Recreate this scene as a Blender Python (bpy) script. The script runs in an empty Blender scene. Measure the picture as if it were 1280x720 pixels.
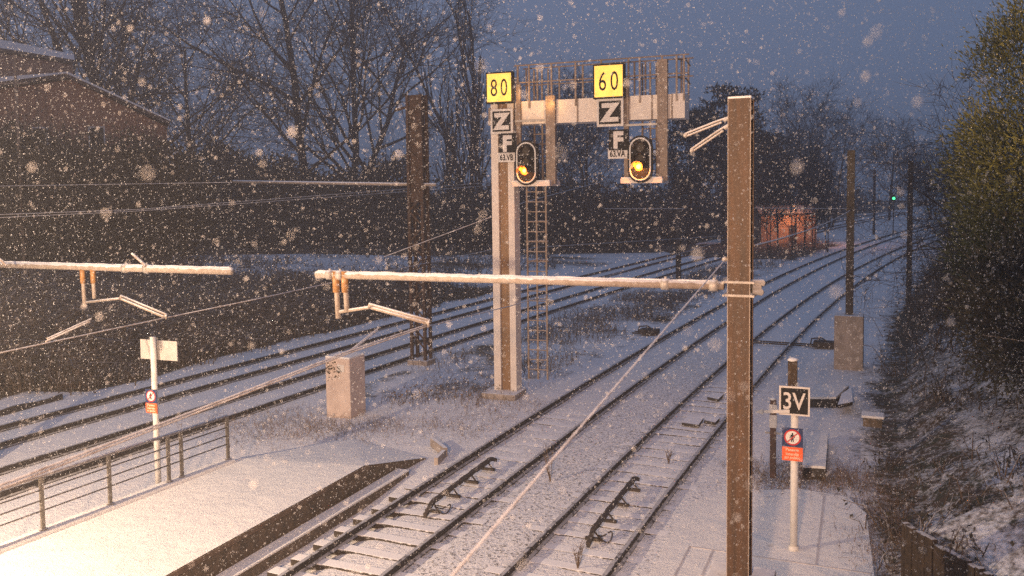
import bpy, bmesh, math, random
import numpy as np
from mathutils import Vector, Matrix, noise
R = math.radians
rng = random.Random(7)
nrng = np.random.default_rng(11)
scene = bpy.context.scene
COL = scene.collection

# ------------------------------------------------------------------ survey of the place (photo measured in 1280x720)
F, PITCH, ROLL, HOR, EYE = 1080.0, R(3.5), R(0.7), 236.0, 6.1
_up = np.array([0, math.sin(PITCH), math.cos(PITCH)]); _rt0 = np.array([1., 0, 0])
FW = np.array([0, math.cos(PITCH), -math.sin(PITCH)])
RT = math.cos(ROLL) * _rt0 - math.sin(ROLL) * _up
UP = math.cos(ROLL) * _up + math.sin(ROLL) * _rt0
_d = np.array([0, 1., 0])
CY = HOR + F * (_d @ UP) / (_d @ FW)
def ray(x, y): return FW + RT * (x - 640) / F + UP * (CY - y) / F
def G(x, y, z=0.0):                         # the point at height z seen there
    d = ray(x, y); t = (z - EYE) / d[2]
    return Vector(d * t + np.array([0, 0, EYE]))
def D(x, y, depth):                         # the point at that distance ahead
    d = ray(x, y)
    return Vector(d * (depth / d[1]) + np.array([0, 0, EYE]))

TR = [(-2.95, .43, .00125, 13.4), (.62, .44, .00145, 13.4), (-9.3, .48, .0006, 22.), (-13.1, .47, .0006, 22.)]
def tx(k, y):
    a, b, c, y0 = TR[k]; u = y - y0
    return a + b * u + (c * u * u if u > 0 else 0)
def tdir(k, y):
    a, b, c, y0 = TR[k]; u = max(0, y - y0)
    v = Vector((b + 2 * c * u, 1, 0)); return v.normalized()
ALONG = Vector((.40, .9165, 0)); LEFT = Vector((-.9165, .40, 0)); ZV = Vector((0, 0, 1))
GR = Vector((.93, -.36, 0)).normalized()    # right-hand direction of boards facing the trains
def sm(a, b, v):
    t = min(1, max(0, (v - a) / (b - a))); return t * t * (3 - 2 * t)

# ------------------------------------------------------------------ mesh helpers
class MB:
    def __init__(s): s.v = []; s.f = []; s.m = []
    def add(s, vs, fs, mi=0):
        o = len(s.v); s.v += [tuple(v) for v in vs]; s.f += [tuple(i + o for i in f) for f in fs]; s.m += [mi] * len(fs)
    def box(s, c, ax, half, mi=0, bev=0.0):
        c = Vector(c); X, Y, Z = [Vector(a).normalized() for a in ax]; hx, hy, hz = half
        if bev <= 0:
            vs = [c + X * (sx * hx) + Y * (sy * hy) + Z * (sz * hz) for sz in (-1, 1) for sy in (-1, 1) for sx in (-1, 1)]
            s.add(vs, [(0, 2, 3, 1), (4, 5, 7, 6), (0, 1, 5, 4), (2, 6, 7, 3), (0, 4, 6, 2), (1, 3, 7, 5)], mi)
        else:
            bm = bmesh.new(); bmesh.ops.create_cube(bm, size=2)
            for v in bm.verts: v.co = Vector((v.co.x * hx, v.co.y * hy, v.co.z * hz))
            bmesh.ops.bevel(bm, geom=bm.edges[:], offset=bev, segments=2, affect='EDGES', profile=.6)
            bm.verts.index_update()
            s.add([c + X * v.co.x + Y * v.co.y + Z * v.co.z for v in bm.verts], [[v.index for v in f.verts] for f in bm.faces], mi); bm.free()
    def bar(s, a, b, w, h, mi=0, up=ZV):    # a box from a to b, w wide, h high
        a = Vector(a); b = Vector(b); d = (b - a); L = d.length; d.normalize()
        side = d.cross(up)
        if side.length < 1e-4: side = d.cross(Vector((1, 0, 0)))
        side.normalize(); u = side.cross(d)
        s.box((a + b) / 2, (d, side, u), (L / 2, w / 2, h / 2), mi)
    def tube(s, pts, rad, n=8, mi=0, cap=True):
        pts = [Vector(p) for p in pts]
        if not hasattr(rad, '__len__'): rad = [rad] * len(pts)
        rings = []; prev = None
        for i, p in enumerate(pts):
            d = (pts[min(i + 1, len(pts) - 1)] - pts[max(i - 1, 0)]).normalized()
            if prev is None:
                u = d.cross(ZV)
                if u.length < 1e-3: u = d.cross(Vector((1, 0, 0)))
            else: u = prev - d * prev.dot(d)
            u.normalize(); w = d.cross(u); prev = u
            rings.append([p + (u * math.cos(2 * math.pi * k / n) + w * math.sin(2 * math.pi * k / n)) * rad[i] for k in range(n)])
        vs = [q for r_ in rings for q in r_]; fs = []
        for i in range(len(pts) - 1):
            for k in range(n):
                a = i * n + k; b = i * n + (k + 1) % n
                fs.append((a, b, b + n, a + n))
        if cap: fs += [tuple(range(n - 1, -1, -1)), tuple(range((len(pts) - 1) * n, len(pts) * n))]
        s.add(vs, fs, mi)
    def prism(s, poly, off, mi=0):          # extrude a planar outline by a vector
        n = len(poly); off = Vector(off); vs = [Vector(p) for p in poly]; vs += [p + off for p in vs]
        fs = [tuple(range(n - 1, -1, -1)), tuple(range(n, 2 * n))] + [(i, (i + 1) % n, n + (i + 1) % n, n + i) for i in range(n)]
        s.add(vs, fs, mi)
    def sweep(s, pts, prof, mi=0):          # profile (across, up) along a path lying flat
        n = len(prof); vs = []; pts = [Vector(p) for p in pts]
        for i, p in enumerate(pts):
            d = (pts[min(i + 1, len(pts) - 1)] - pts[max(i - 1, 0)]); d.z = 0; d.normalize(); r_ = Vector((d.y, -d.x, 0))
            vs += [p + r_ * a + ZV * b for a, b in prof]
        fs = [(i * n + k, i * n + (k + 1) % n, (i + 1) * n + (k + 1) % n, (i + 1) * n + k) for i in range(len(pts) - 1) for k in range(n)]
        fs += [tuple(range(n)), tuple(range(len(vs) - 1, len(vs) - n - 1, -1))]
        s.add(vs, fs, mi)
    def rock(s, c, r_, seed=0, sub=1, mi=0, sq=(1, 1, 1)):
        bm = bmesh.new(); bmesh.ops.create_icosphere(bm, subdivisions=sub, radius=1)
        bm.verts.index_update()
        s.add([Vector(c) + Vector((v.co.x * sq[0], v.co.y * sq[1], v.co.z * sq[2])) * r_ * (1 + .25 * noise.noise(v.co * 1.7 + Vector((seed, seed * 2, 0)))) for v in bm.verts],
              [[v.index for v in f.verts] for f in bm.faces], mi); bm.free()
    def text(s, body, c, size, right, up, nrm, mi=0, bold=0.0, sx=1.0, depth=.004):
        cu = bpy.data.curves.new('lettering', 'FONT'); cu.body = body; cu.size = size; cu.align_x = 'CENTER'; cu.align_y = 'CENTER'
        cu.offset = bold; cu.extrude = depth / 2; cu.resolution_u = 3; cu.space_line = .95
        o = bpy.data.objects.new('lettering', cu); COL.objects.link(o)
        dg = bpy.context.evaluated_depsgraph_get(); e = o.evaluated_get(dg); me = e.to_mesh()
        vs = [v.co.copy() for v in me.vertices]; fs = [tuple(p.vertices) for p in me.polygons]
        x0 = (max(v.x for v in vs) + min(v.x for v in vs)) / 2; y0 = (max(v.y for v in vs) + min(v.y for v in vs)) / 2
        e.to_mesh_clear(); bpy.data.objects.remove(o); bpy.data.curves.remove(cu)
        c = Vector(c); right = Vector(right); up = Vector(up); nrm = Vector(nrm)
        s.add([c + right * ((v.x - x0) * sx) + up * (v.y - y0) + nrm * v.z for v in vs], fs, mi)
    def build(s, name, mats, parent=None, smooth=False, loc=None):
        if not isinstance(mats, (list, tuple)): mats = [mats]
        base = Vector(loc) if loc is not None else (Vector(parent['_b']) if parent is not None else Vector((0, 0, 0)))
        me = bpy.data.meshes.new(name); me.from_pydata([Vector(v) - base for v in s.v], [], s.f)
        for m in mats: me.materials.append(m)
        if len(mats) > 1: me.polygons.foreach_set('material_index', s.m)
        if smooth: me.polygons.foreach_set('use_smooth', [True] * len(me.polygons))
        me.update()
        o = bpy.data.objects.new(name, me); COL.objects.link(o)
        if parent is not None: o.parent = parent; o['_b'] = list(base)
        else: o.location = base
        return o
def tag(o, label=None, cat=None, group=None, kind=None):
    if label: o['label'] = label
    if cat: o['category'] = cat
    if group: o['group'] = group
    if kind: o['kind'] = kind
    return o
def thing(name, label, cat, loc, group=None):
    o = bpy.data.objects.new(name, None); COL.objects.link(o); o.location = loc; o['_b'] = list(loc)
    o.empty_display_size = .3
    return tag(o, label, cat, group)
def raw_mesh(name, V, Fq, mat, nper):       # numpy vertices and faces of nper corners
    me = bpy.data.meshes.new(name); me.vertices.add(len(V)); me.vertices.foreach_set('co', V.astype(np.float32).ravel())
    me.loops.add(Fq.size); me.loops.foreach_set('vertex_index', Fq.astype(np.int32).ravel())
    me.polygons.add(len(Fq)); me.polygons.foreach_set('loop_start', np.arange(0, Fq.size, nper, dtype=np.int32))
    me.update(calc_edges=True); me.materials.append(mat)
    o = bpy.data.objects.new(name, me); COL.objects.link(o); return o
def stem_arrays(P0, P1, P2, r0, r1):        # three-sided bent stems
    N = len(P0); V = np.zeros((N, 3, 3, 3)); d = P2 - P0; d /= np.linalg.norm(d, axis=1, keepdims=True) + 1e-9
    ref = np.where(np.abs(d[:, 2:3]) < .9, np.array([[0, 0, 1.]]), np.array([[1., 0, 0]]))
    u = np.cross(d, ref); u /= np.linalg.norm(u, axis=1, keepdims=True) + 1e-9; w = np.cross(d, u)
    for i, (P, r_) in enumerate(((P0, r0), (P1, (r0 + r1) / 2), (P2, r1))):
        for k in range(3):
            a = 2 * math.pi * k / 3
            V[:, i, k] = P + (u * math.cos(a) + w * math.sin(a)) * r_[:, None]
    base = (np.arange(N) * 9)[:, None]; fs = []
    for i in range(2):
        for k in range(3):
            fs.append(base + np.array([[i * 3 + k, i * 3 + (k + 1) % 3, (i + 1) * 3 + (k + 1) % 3, (i + 1) * 3 + k]]))
    return V.reshape(-1, 3), np.concatenate(fs)
def leaf_arrays(P, L, W, dirs=None, jit=1.0):
    N = len(P); d = nrng.normal(size=(N, 3)) * jit
    if dirs is not None: d = d + dirs
    d /= np.linalg.norm(d, axis=1, keepdims=True) + 1e-9
    u = np.cross(d, nrng.normal(size=(N, 3))); u /= np.linalg.norm(u, axis=1, keepdims=True) + 1e-9
    L = L[:, None]; W = W[:, None]
    V = np.stack([P, P + d * L * .5 + u * W * .5, P + d * L, P + d * L * .5 - u * W * .5], 1)
    return V.reshape(-1, 3), np.arange(N * 4).reshape(N, 4)
def join_arrays(parts):
    V = []; Fq = []; o = 0
    for v, f in parts: V.append(v); Fq.append(f + o); o += len(v)
    return np.concatenate(V), np.concatenate(Fq)

# ------------------------------------------------------------------ materials
def nodes(name):
    m = bpy.data.materials.new(name); m.use_nodes = True; t = m.node_tree; b = t.nodes['Principled BSDF']; return m, t, b
def N(t, typ, **kw):
    n = t.nodes.new(typ)
    for k, v in kw.items(): setattr(n, k, v)
    return n
def noise_tex(t, scale, detail=4, rough=.55, vec=None):
    n = N(t, 'ShaderNodeTexNoise'); n.inputs['Scale'].default_value = scale; n.inputs['Detail'].default_value = detail; n.inputs['Roughness'].default_value = rough
    if vec is not None: t.links.new(vec, n.inputs['Vector'])
    return n
def ramp(t, fac, stops):
    r_ = N(t, 'ShaderNodeValToRGB'); e = r_.color_ramp.elements
    while len(e) < len(stops): e.new(.5)
    for el, (p, c) in zip(e, stops): el.position = p; el.color = (*c, 1) if len(c) == 3 else c
    t.links.new(fac, r_.inputs['Fac']); return r_
def mixc(t, fac, a, b):
    m = N(t, 'ShaderNodeMix', data_type='RGBA')
    if isinstance(fac, float): m.inputs[0].default_value = fac
    else: t.links.new(fac, m.inputs[0])
    for s_, v in ((m.inputs[6], a), (m.inputs[7], b)):
        if isinstance(v, tuple): s_.default_value = (*v, 1)
        else: t.links.new(v, s_)
    return m.outputs[2]
def math_n(t, op, a, b=0.0, clamp=False):
    n = N(t, 'ShaderNodeMath', operation=op, use_clamp=clamp)
    for s_, v in ((n.inputs[0], a), (n.inputs[1], b)):
        if isinstance(v, (int, float)): s_.default_value = v
        else: t.links.new(v, s_)
    return n.outputs[0]
def bump(t, b, h, strength, dist=.02):
    n = N(t, 'ShaderNodeBump'); n.inputs['Strength'].default_value = strength; n.inputs['Distance'].default_value = dist
    t.links.new(h, n.inputs['Height']); t.links.new(n.outputs[0], b.inputs['Normal'])
SNOWC = (.80, .80, .82)
def mat(name, c1, c2=None, scale=6., rough=.7, metal=0., snow=0., snow_thr=.55, bmp=.3, dots=0.):
    """two-tone weathered surface; snow > 0 lays snow on faces that look up"""
    m, t, b = nodes(name); c2 = c2 or tuple(v * .65 for v in c1)
    tc = N(t, 'ShaderNodeTexCoord').outputs['Object']
    n1 = noise_tex(t, scale, 6, .6, tc); col = mixc(t, ramp(t, n1.outputs['Fac'], [(.35, (0, 0, 0)), (.65, (1, 1, 1))]).outputs[0], c1, c2)
    if dots:
        n3 = noise_tex(t, scale * 9, 2, .5, tc); col = mixc(t, ramp(t, n3.outputs['Fac'], [(.62, (0, 0, 0)), (.70, (1, 1, 1))]).outputs[0], col, tuple(min(1, v * (1 + dots)) for v in c1))
    b.inputs['Roughness'].default_value = rough; b.inputs['Metallic'].default_value = metal
    if snow > 0:
        g = N(t, 'ShaderNodeNewGeometry'); sx = N(t, 'ShaderNodeSeparateXYZ'); t.links.new(g.outputs['Normal'], sx.inputs[0])
        n2 = noise_tex(t, 7., 5, .65, tc)
        v = math_n(t, 'ADD', sx.outputs['Z'], math_n(t, 'MULTIPLY', math_n(t, 'SUBTRACT', n2.outputs['Fac'], .5), 1.1))
        f = math_n(t, 'MULTIPLY', ramp(t, v, [(snow_thr, (0, 0, 0)), (min(1, snow_thr + .18), (1, 1, 1))]).outputs[0], snow)
        col = mixc(t, f, col, SNOWC)
    t.links.new(col, b.inputs['Base Color']); bump(t, b, n1.outputs['Fac'], bmp); return m
def streaked(name, c1, c2, c3):
    m, t, b = nodes(name); tc = N(t, 'ShaderNodeTexCoord').outputs['Object']; mp = N(t, 'ShaderNodeMapping'); mp.inputs['Scale'].default_value = (16, 16, .8); t.links.new(tc, mp.inputs[0])
    n1 = noise_tex(t, 1.0, 6, .65, mp.outputs[0]); n2 = noise_tex(t, 9., 6, .7, tc); n3 = noise_tex(t, 60., 2, .5, tc)
    col = mixc(t, ramp(t, n1.outputs['Fac'], [(.35, (0, 0, 0)), (.66, (1, 1, 1))]).outputs[0], c1, c2); col = mixc(t, ramp(t, n2.outputs['Fac'], [(.52, (0, 0, 0)), (.7, (1, 1, 1))]).outputs[0], col, c3)
    g = math_n(t, 'MULTIPLY', ramp(t, n3.outputs['Fac'], [(.62, (0, 0, 0)), (.7, (1, 1, 1))]).outputs[0], .35); col = mixc(t, g, col, (.45, .38, .33))
    t.links.new(col, b.inputs['Base Color']); b.inputs['Roughness'].default_value = .6; bump(t, b, n2.outputs['Fac'], .35); return m
def emit(name, c, s):
    m, t, b = nodes(name); b.inputs['Base Color'].default_value = (*c, 1); b.inputs['Emission Color'].default_value = (*c, 1); b.inputs['Emission Strength'].default_value = s; return m

M = dict(
    mast=streaked('brown painted steel', (.092, .045, .019), (.043, .024, .012), (.058, .038, .026)),
    farmast=mat('dark mast steel', (.055, .048, .042), (.035, .03, .028), 5, .7, snow=.6, snow_thr=.85),
    rust=mat('dark rusty lattice steel', (.09, .052, .036), (.05, .034, .026), 7, .8, snow=.5, snow_thr=.8),
    galv=mat('galvanised steel', (.46, .42, .38), (.34, .31, .28), 7, .5, .2, snow=.9, snow_thr=.5),
    boom=mat('cantilever tube', (.40, .34, .29), (.30, .24, .19), 9, .55, snow=.95, snow_thr=.25),
    insul=mat('brown insulator', (.42, .22, .08), (.28, .14, .05), 12, .4, snow=.5, snow_thr=.8),
    wire=mat('catenary wire', (.34, .27, .22), (.28, .22, .18), 3, .55, snow=.9, snow_thr=.35),
    farwire=mat('distant wire', (.20, .18, .17), (.17, .15, .14), 3, .6, snow=.8, snow_thr=.3),
    gpost=mat('pale gantry column paint', (.78, .70, .62), (.68, .60, .53), 4, .6, snow=.5, snow_thr=.8),
    grecess=streaked('brown recess plate', (.32, .18, .085), (.20, .12, .06), (.22, .14, .08)),
    gframe=mat('grey brown frame steel', (.30, .225, .175), (.19, .145, .115), 8, .6, snow=.8, snow_thr=.7),
    concrete=mat('weathered concrete', (.42, .36, .32), (.27, .23, .20), 3.5, .9, snow=.9, snow_thr=.75, bmp=.6),
    darkconc=mat('dark mossy concrete', (.17, .13, .095), (.075, .065, .05), 5, .95, bmp=.8, dots=1.2),
    rail=mat('rail steel', (.05, .042, .038), (.028, .025, .023), 9, .6, .3, snow=.6, snow_thr=.78),
    sleeper=mat('old timber sleeper', (.055, .045, .036), (.03, .026, .022), 8, .9, snow=1., snow_thr=.30),
    ramp=mat('dark track steel', (.06, .046, .036), (.03, .026, .022), 14, .7, snow=.5, snow_thr=1.0),
    white=mat('white sign paint', (.74, .72, .68), (.66, .64, .60), 5, .5, snow=.6, snow_thr=.8, bmp=.1),
    blue=mat('blue sign face', (.012, .03, .11), (.010, .025, .09), 8, .5, bmp=.05),
    red=mat('red ring paint', (.55, .03, .03), (.45, .025, .025), 8, .5, bmp=.05),
    orange=mat('orange plate', (.85, .13, .03), (.75, .11, .025), 8, .5, bmp=.05),
    cream=mat('cream lettering', (.80, .62, .45), (.75, .58, .42), 8, .5, bmp=.05),
    black=mat('black board', (.011, .011, .011), (.007, .007, .007), 8, .85, bmp=.1),
    letter=mat('pale lettering', (.70, .66, .62), (.58, .54, .50), 10, .5, bmp=.05),
    fencep=mat('olive grey railing', (.20, .18, .15), (.15, .135, .11), 8, .5, .2, snow=.85, snow_thr=.7),
    handrail=mat('pale railing top', (.42, .38, .35), (.30, .26, .24), 8, .5, .2, snow=.95, snow_thr=.35),
    timber=mat('rotten timber', (.07, .048, .03), (.032, .024, .018), 9, .95, snow=.6, snow_thr=.85, bmp=.9, dots=1.),
    brick=mat('brown brick wall', (.36, .18, .11), (.24, .125, .08), 3, .9, bmp=.4),
    roof=mat('dark roof tile', (.10, .07, .06), (.07, .05, .045), 4, .9, snow=.75, snow_thr=.75),
    roofsnow=mat('snow on the eaves', (.78, .78, .80), (.72, .72, .75), 3, .8),
    bark=mat('dark bark', (.040, .034, .030), (.024, .021, .019), 4, .95, snow=.35, snow_thr=.85, bmp=.6),
    twig=mat('twigs', (.038, .032, .029), (.025, .022, .02), 3, .95),
    bramble=mat('bramble stems', (.17, .12, .082), (.07, .052, .038), 2.5, .9, snow=.6, snow_thr=.62),
    leaf=mat('dark leaves', (.060, .052, .030), (.030, .026, .018), 1.3, .8, bmp=.0),
    needle=mat('evergreen sprays', (.095, .105, .034), (.026, .036, .016), .9, .7, bmp=.0),
    pine=mat('pine needles', (.030, .038, .026), (.020, .024, .018), .8, .85, bmp=.0),
    grass=mat('dead grass', (.27, .16, .09), (.12, .09, .05), 3, .9, bmp=0., snow=.3, snow_thr=.6),
    flake=mat('snowflake', (.51, .53, .56), (.45, .47, .50), 1, .9, bmp=0.),
    lid=mat('trough lid', (.06, .055, .05), (.04, .036, .033), 6, .9, snow=1., snow_thr=.45),
    rod=mat('rusty marker paint', (.13, .07, .05), (.07, .045, .035), 6, .7, snow=.6, snow_thr=.8),
    amber=emit('amber lamp glass', (1., .40, .03), 1.5), amberhot=emit('hot amber lamp', (1., .55, .14), 4.),
    amberlens=emit('glowing amber lens', (1., .27, .015), 1.0),
    lit=emit('backlit yellow face', (1., .58, .10), 1.0), green=emit('green signal lamp', (.06, 1., .30), 4.),
    sodium=emit('sodium lamp', (1., .45, .16), 5.),
)

def snow_ground():
    m, t, b = nodes('snow over ground'); tc = N(t, 'ShaderNodeTexCoord').outputs['Object']
    a = N(t, 'ShaderNodeAttribute', attribute_name='cover'); st = N(t, 'ShaderNodeAttribute', attribute_name='stones')
    n1 = noise_tex(t, 1.1, 8, .68, tc); n2 = noise_tex(t, 9., 5, .7, tc); n3 = noise_tex(t, 17., 4, .62, tc); n4 = noise_tex(t, 3., 4, .6, tc)
    dirt = mixc(t, n2.outputs['Fac'], (.045, .034, .024), (.13, .085, .05)); dirt = mixc(t, ramp(t, n4.outputs['Fac'], [(.45, (0, 0, 0)), (.6, (1, 1, 1))]).outputs[0], dirt, (.05, .05, .028))
    s0 = mixc(t, n4.outputs['Fac'], (.74, .74, .77), (.84, .84, .85))
    mx = math_n(t, 'ADD', math_n(t, 'MULTIPLY', n1.outputs['Fac'], .55), math_n(t, 'MULTIPLY', n2.outputs['Fac'], .55))
    v = math_n(t, 'ADD', math_n(t, 'SUBTRACT', mx, 1.0), a.outputs['Fac'])
    f1 = ramp(t, v, [(.0, (0, 0, 0)), (.16, (1, 1, 1))]).outputs[0]
    w = math_n(t, 'ADD', math_n(t, 'SUBTRACT', n3.outputs['Fac'], .79), math_n(t, 'MULTIPLY', st.outputs['Fac'], .3))
    f2 = math_n(t, 'MULTIPLY', ramp(t, w, [(.0, (0, 0, 0)), (.09, (1, 1, 1))]).outputs[0], .75)
    col = mixc(t, f1, s0, dirt); col = mixc(t, f2, col, (.07, .058, .05))
    t.links.new(col, b.inputs['Base Color']); b.inputs['Roughness'].default_value = .85
    h = math_n(t, 'ADD', math_n(t, 'MULTIPLY', n2.outputs['Fac'], .7), math_n(t, 'MULTIPLY', n3.outputs['Fac'], .5)); bump(t, b, h, .8, .06); return m
def uneven(m):
    t = m.node_tree; b = t.nodes['Principled BSDF']; tc = N(t, 'ShaderNodeTexCoord').outputs['Object']; n1 = noise_tex(t, 3.5, 4, .6, tc)
    rr = ramp(t, n1.outputs['Fac'], [(.3, (.70, .70, .70)), (.65, (1.08, 1.08, 1.08))]); t.links.new(rr.outputs[0], b.inputs['Emission Strength'])
uneven(M['lit'])
M['ground'] = snow_ground()
def snow_flat():
    m, t, b = nodes('fresh snow on paving'); tc = N(t, 'ShaderNodeTexCoord').outputs['Object']
    n1 = noise_tex(t, 1.6, 6, .6, tc); n2 = noise_tex(t, 30., 4, .7, tc); n3 = noise_tex(t, 2.6, 3, .5, tc)
    col = mixc(t, n1.outputs['Fac'], (.78, .77, .76), (.86, .86, .86)); col = mixc(t, ramp(t, n3.outputs['Fac'], [(.70, (0, 0, 0)), (.80, (.5, .5, .5))]).outputs[0], col, (.50, .42, .33))
    t.links.new(col, b.inputs['Base Color']); b.inputs['Roughness'].default_value = .8
    bump(t, b, math_n(t, 'ADD', n1.outputs['Fac'], math_n(t, 'MULTIPLY', n2.outputs['Fac'], .3)), .7, .09); return m
M['snow'] = snow_flat()

# ------------------------------------------------------------------ the ground
PT, LEDGE, DRAIN = .35, -.05, -.30          # platform top, ledge, drain
PE0, PE1 = G(206, 720, PT), G(455, 582, PT)
PDIR = (PE1 - PE0).normalized(); PRIGHT = Vector((PDIR.y, -PDIR.x, 0))
PEa = PE0 - PDIR * 12; PRAMP = G(533, 573, -.15)
def toe(y):
    pts = [(-30, -8), (8, 3.6), (11, 5.2), (13.4, 6.1), (17, 7.4), (26, 11.2), (40, 18), (54, 25.8), (72, 36.5), (90, 48), (130, 78), (320, 260)]
    for (a, b), (c, d) in zip(pts, pts[1:]):
        if y <= c: return b + (d - b) * (y - a) / (c - a)
    return pts[-1][1]
WALL0, WALL1 = D(1131, 667, 12.6), D(1215, 713, 11.2)
def gz(x, y, fine=True):
    z = -.17 + (.018 * noise.noise(Vector((x * 1.3, y * 1.3, 0))) + .012 * noise.noise(Vector((x * 4, y * 4, 3)))) * (1 if fine else 0)
    for k in (0, 1):
        q = abs(x - tx(k, y)) * .91
        if q < 1.9:
            z += -.012 * (1 - sm(.75, 1.5, q)) if k == 0 else .0
            if .85 < q < 1.6: z += .03 * math.sin(math.pi * (q - .85) / .75)
    rel = (x - PE0.x) * PRIGHT.x + (y - PE0.y) * PRIGHT.y
    al = (x - PE0.x) * PDIR.x + (y - PE0.y) * PDIR.y; LL = (PE1 - PE0).length
    w_ = 1 - sm(LL - 1, LL + 1.5, al)
    if -6 < rel < 3: z += w_ * (DRAIN + .17) * (1 - sm(.95, 1.6, rel)) * sm(-6, -5, rel)
    d = x - toe(y)
    if y < 12.9:                            # behind the low timber wall the ground stands higher
        lim = WALL0.x + (WALL0.y - y) * (WALL1.x - WALL0.x) / (WALL0.y - WALL1.y) + .02
        z += sm(lim, lim + .12, x) * 1.08 * (1 - sm(12.5, 12.9, y)) + max(0, x - lim) * .45
    else:
        if d > 0: z += (.0 if d < 0 else .42 * d * sm(0, 1.5, d)) * (1 if d < 9 else 9 / d) + (noise.noise(Vector((x * .9, y * .9, 5))) * .16 + noise.noise(Vector((x * 2.6, y * 2.6, 8))) * .07) * sm(0, 1, d)
        if y < 15: z += sm(WALL0.x, WALL0.x + 1, x) * .5 * (1 - sm(12.9, 15, y))
    if x < tx(3, y) - 3: z += min(1.2, .05 * (tx(3, y) - 3 - x)) * (1 if y < 70 else max(0, 1 - (y - 70) / 12))
    return z
def cover(x, y):
    c = .17; d = x - toe(y)
    if d > -1.2: c = .38 + .22 * sm(-1.2, .3, d) * (1 - .32 * sm(1.2, 2.2, d)) + .35 * sm(4.0, 6.5, d)
    if d > 0: c += .26 * sm(30, 42, y)
    if y < 13.5 and x > 5.2: c = .52
    l = tx(3, y) - (2.6 if y > 27 else 4.2) - x + .8 * noise.noise(Vector((x * .3, y * .3, 1)))
    if l > 0 and y < 54: c = max(c, .2 + .9 * sm(0, 1.0, l))
    q_ = (x - tx(0, y)) / max(.1, (tx(1, y) - tx(0, y)))
    if .15 < q_ < 1.9 and y < 34: c = max(c, .30 * (1 - sm(18, 34, y)) + .17 * sm(18, 34, y))
    if x < tx(3, y) - 3 and 50 < y < 90: c = max(c, .40 + .35 * noise.noise(Vector((x * .12, y * .25, 6))))
    if y > 82: c = max(c, .75 if x < tx(3, y) - 4 else c)
    m_ = (tx(0, y) - 1.9 - x); n_ = x - tx(2, y) - 1.6           # strip between track 3 and track 1
    if m_ > 0 and n_ > 0:
        c = max(c, .27 + .22 * noise.noise(Vector((x * .5, y * .5, 2))) + .17 * sm(23, 27, y) * (1 - sm(60, 90, y)))
    rel = (x - PE0.x) * PRIGHT.x + (y - PE0.y) * PRIGHT.y
    if -1 < rel < 1.9 and y < 19: c = min(c, .08)
    if (x - 26) ** 2 + (y - 84) ** 2 < 130 and x < tx(0, y) - 3: c = max(c, .68)
    if y > 110: c = max(c, .3)
    return c
def stones(x, y):
    s = .2
    q = (x - tx(0, y)) / max(.1, (tx(1, y) - tx(0, y)))
    if .2 < q < .8: s = .88
    if -.2 < q <= .2 or .8 <= q < 1.5: s = .70
    if y > 30: s *= max(.1, 1 - (y - 30) / 25)
    return s
def axis(segs):
    out = []
    for a, b, st in segs: out += list(np.arange(a, b, st))
    return out + [segs[-1][1]]
ys = axis([(-25, 7, 4), (7, 24, .16), (24, 45, .32), (45, 110, 1.0), (110, 330, 8)])
xs = axis([(-160, -40, 8), (-40, -14, .8), (-14, -8, .4), (-8, 12.6, .16), (12.6, 22, .4), (22, 60, .9), (60, 260, 8)])
V = []; cv = []; sv = []
for y in ys:
    for x in xs:
        V.append((x, y, gz(x, y))); cv.append(cover(x, y)); sv.append(stones(x, y))
nx = len(xs); I = np.arange(len(V)).reshape(len(ys), nx)
Fq = np.stack([I[:-1, :-1], I[:-1, 1:], I[1:, 1:], I[1:, :-1]], -1).reshape(-1, 4)
ground = raw_mesh('ground', np.array(V), Fq, M['ground'], 4)
for nm, arr in (('cover', cv), ('stones', sv)):
    at = ground.data.attributes.new(nm, 'FLOAT', 'POINT'); at.data.foreach_set('value', np.array(arr, dtype=np.float32))
ground.data.polygons.foreach_set('use_smooth', [True] * len(ground.data.polygons))
tag(ground, kind='structure')

# path on the right, a low paved slab under snow
pp = [(800, 745), (845, 655), (868, 629), (905, 614), (1000, 611), (1060, 621), (1083, 642), (1096, 745)]
mb = MB(); top = [G(px, py, -.06) for px, py in pp]; mb.prism([p - ZV * .3 for p in top], (0, 0, .3))
mb2 = MB()
for a, b in (((843, 720), (862, 683)), ((877, 720), (891, 688)), ((862, 683), (1089, 717)), ((1030, 620), (1020, 706))):
    A, B = G(*a, -.055), G(*b, -.055); mb2.bar(A, B, .028, .012)
pth = tag(mb.build('path', M['snow']), kind='structure')
mb2.build('paving_joint', mat('paving joint', (.30, .27, .26), (.22, .2, .2), 5), pth) if False else tag(mb2.build('path_joint', mat('paving joint', (.60, .58, .60), (.45, .43, .44), 9)), kind='structure')

# station platform: top, ramp, ledge and dark faces
F0, F1 = G(0, 688, PT), G(280, 580, PT); FD = (F1 - F0).normalized(); Fa = F0 - FD * 12
FN = Vector((-FD.y, FD.x, 0))               # away from the platform
plat = thing('station_platform', 'snow covered platform end with a dark mossy edge and ramp', 'platform', (PE1.x, PE1.y, 0))
mb = MB(); Fe = G(300, 572, PT); R1 = G(440, 547, -.16)
topp = [PEa, PE1, Fe, F1, Fa]; nseg = 24; o = len(mb.v)
vs = [PEa, PE1, PRAMP + ZV * .02, R1, Fe, F1 + FN * .02, Fa + FN * .02]
mb.add(vs, [(0, 1, 4, 5, 6), (1, 2, 3, 4)], 0)
mb.build('snowy_top', M['snow'], plat)
mb = MB()
inn = -PRIGHT * .02
def wallstrip(a, b, z0a, z1a, z0b, z1b, mi=0):
    a = Vector((a.x, a.y, 0)); b = Vector((b.x, b.y, 0)); mb.add([a + ZV * z0a, b + ZV * z0b, b + ZV * z1b, a + ZV * z1a], [(0, 1, 2, 3)], mi)
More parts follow.
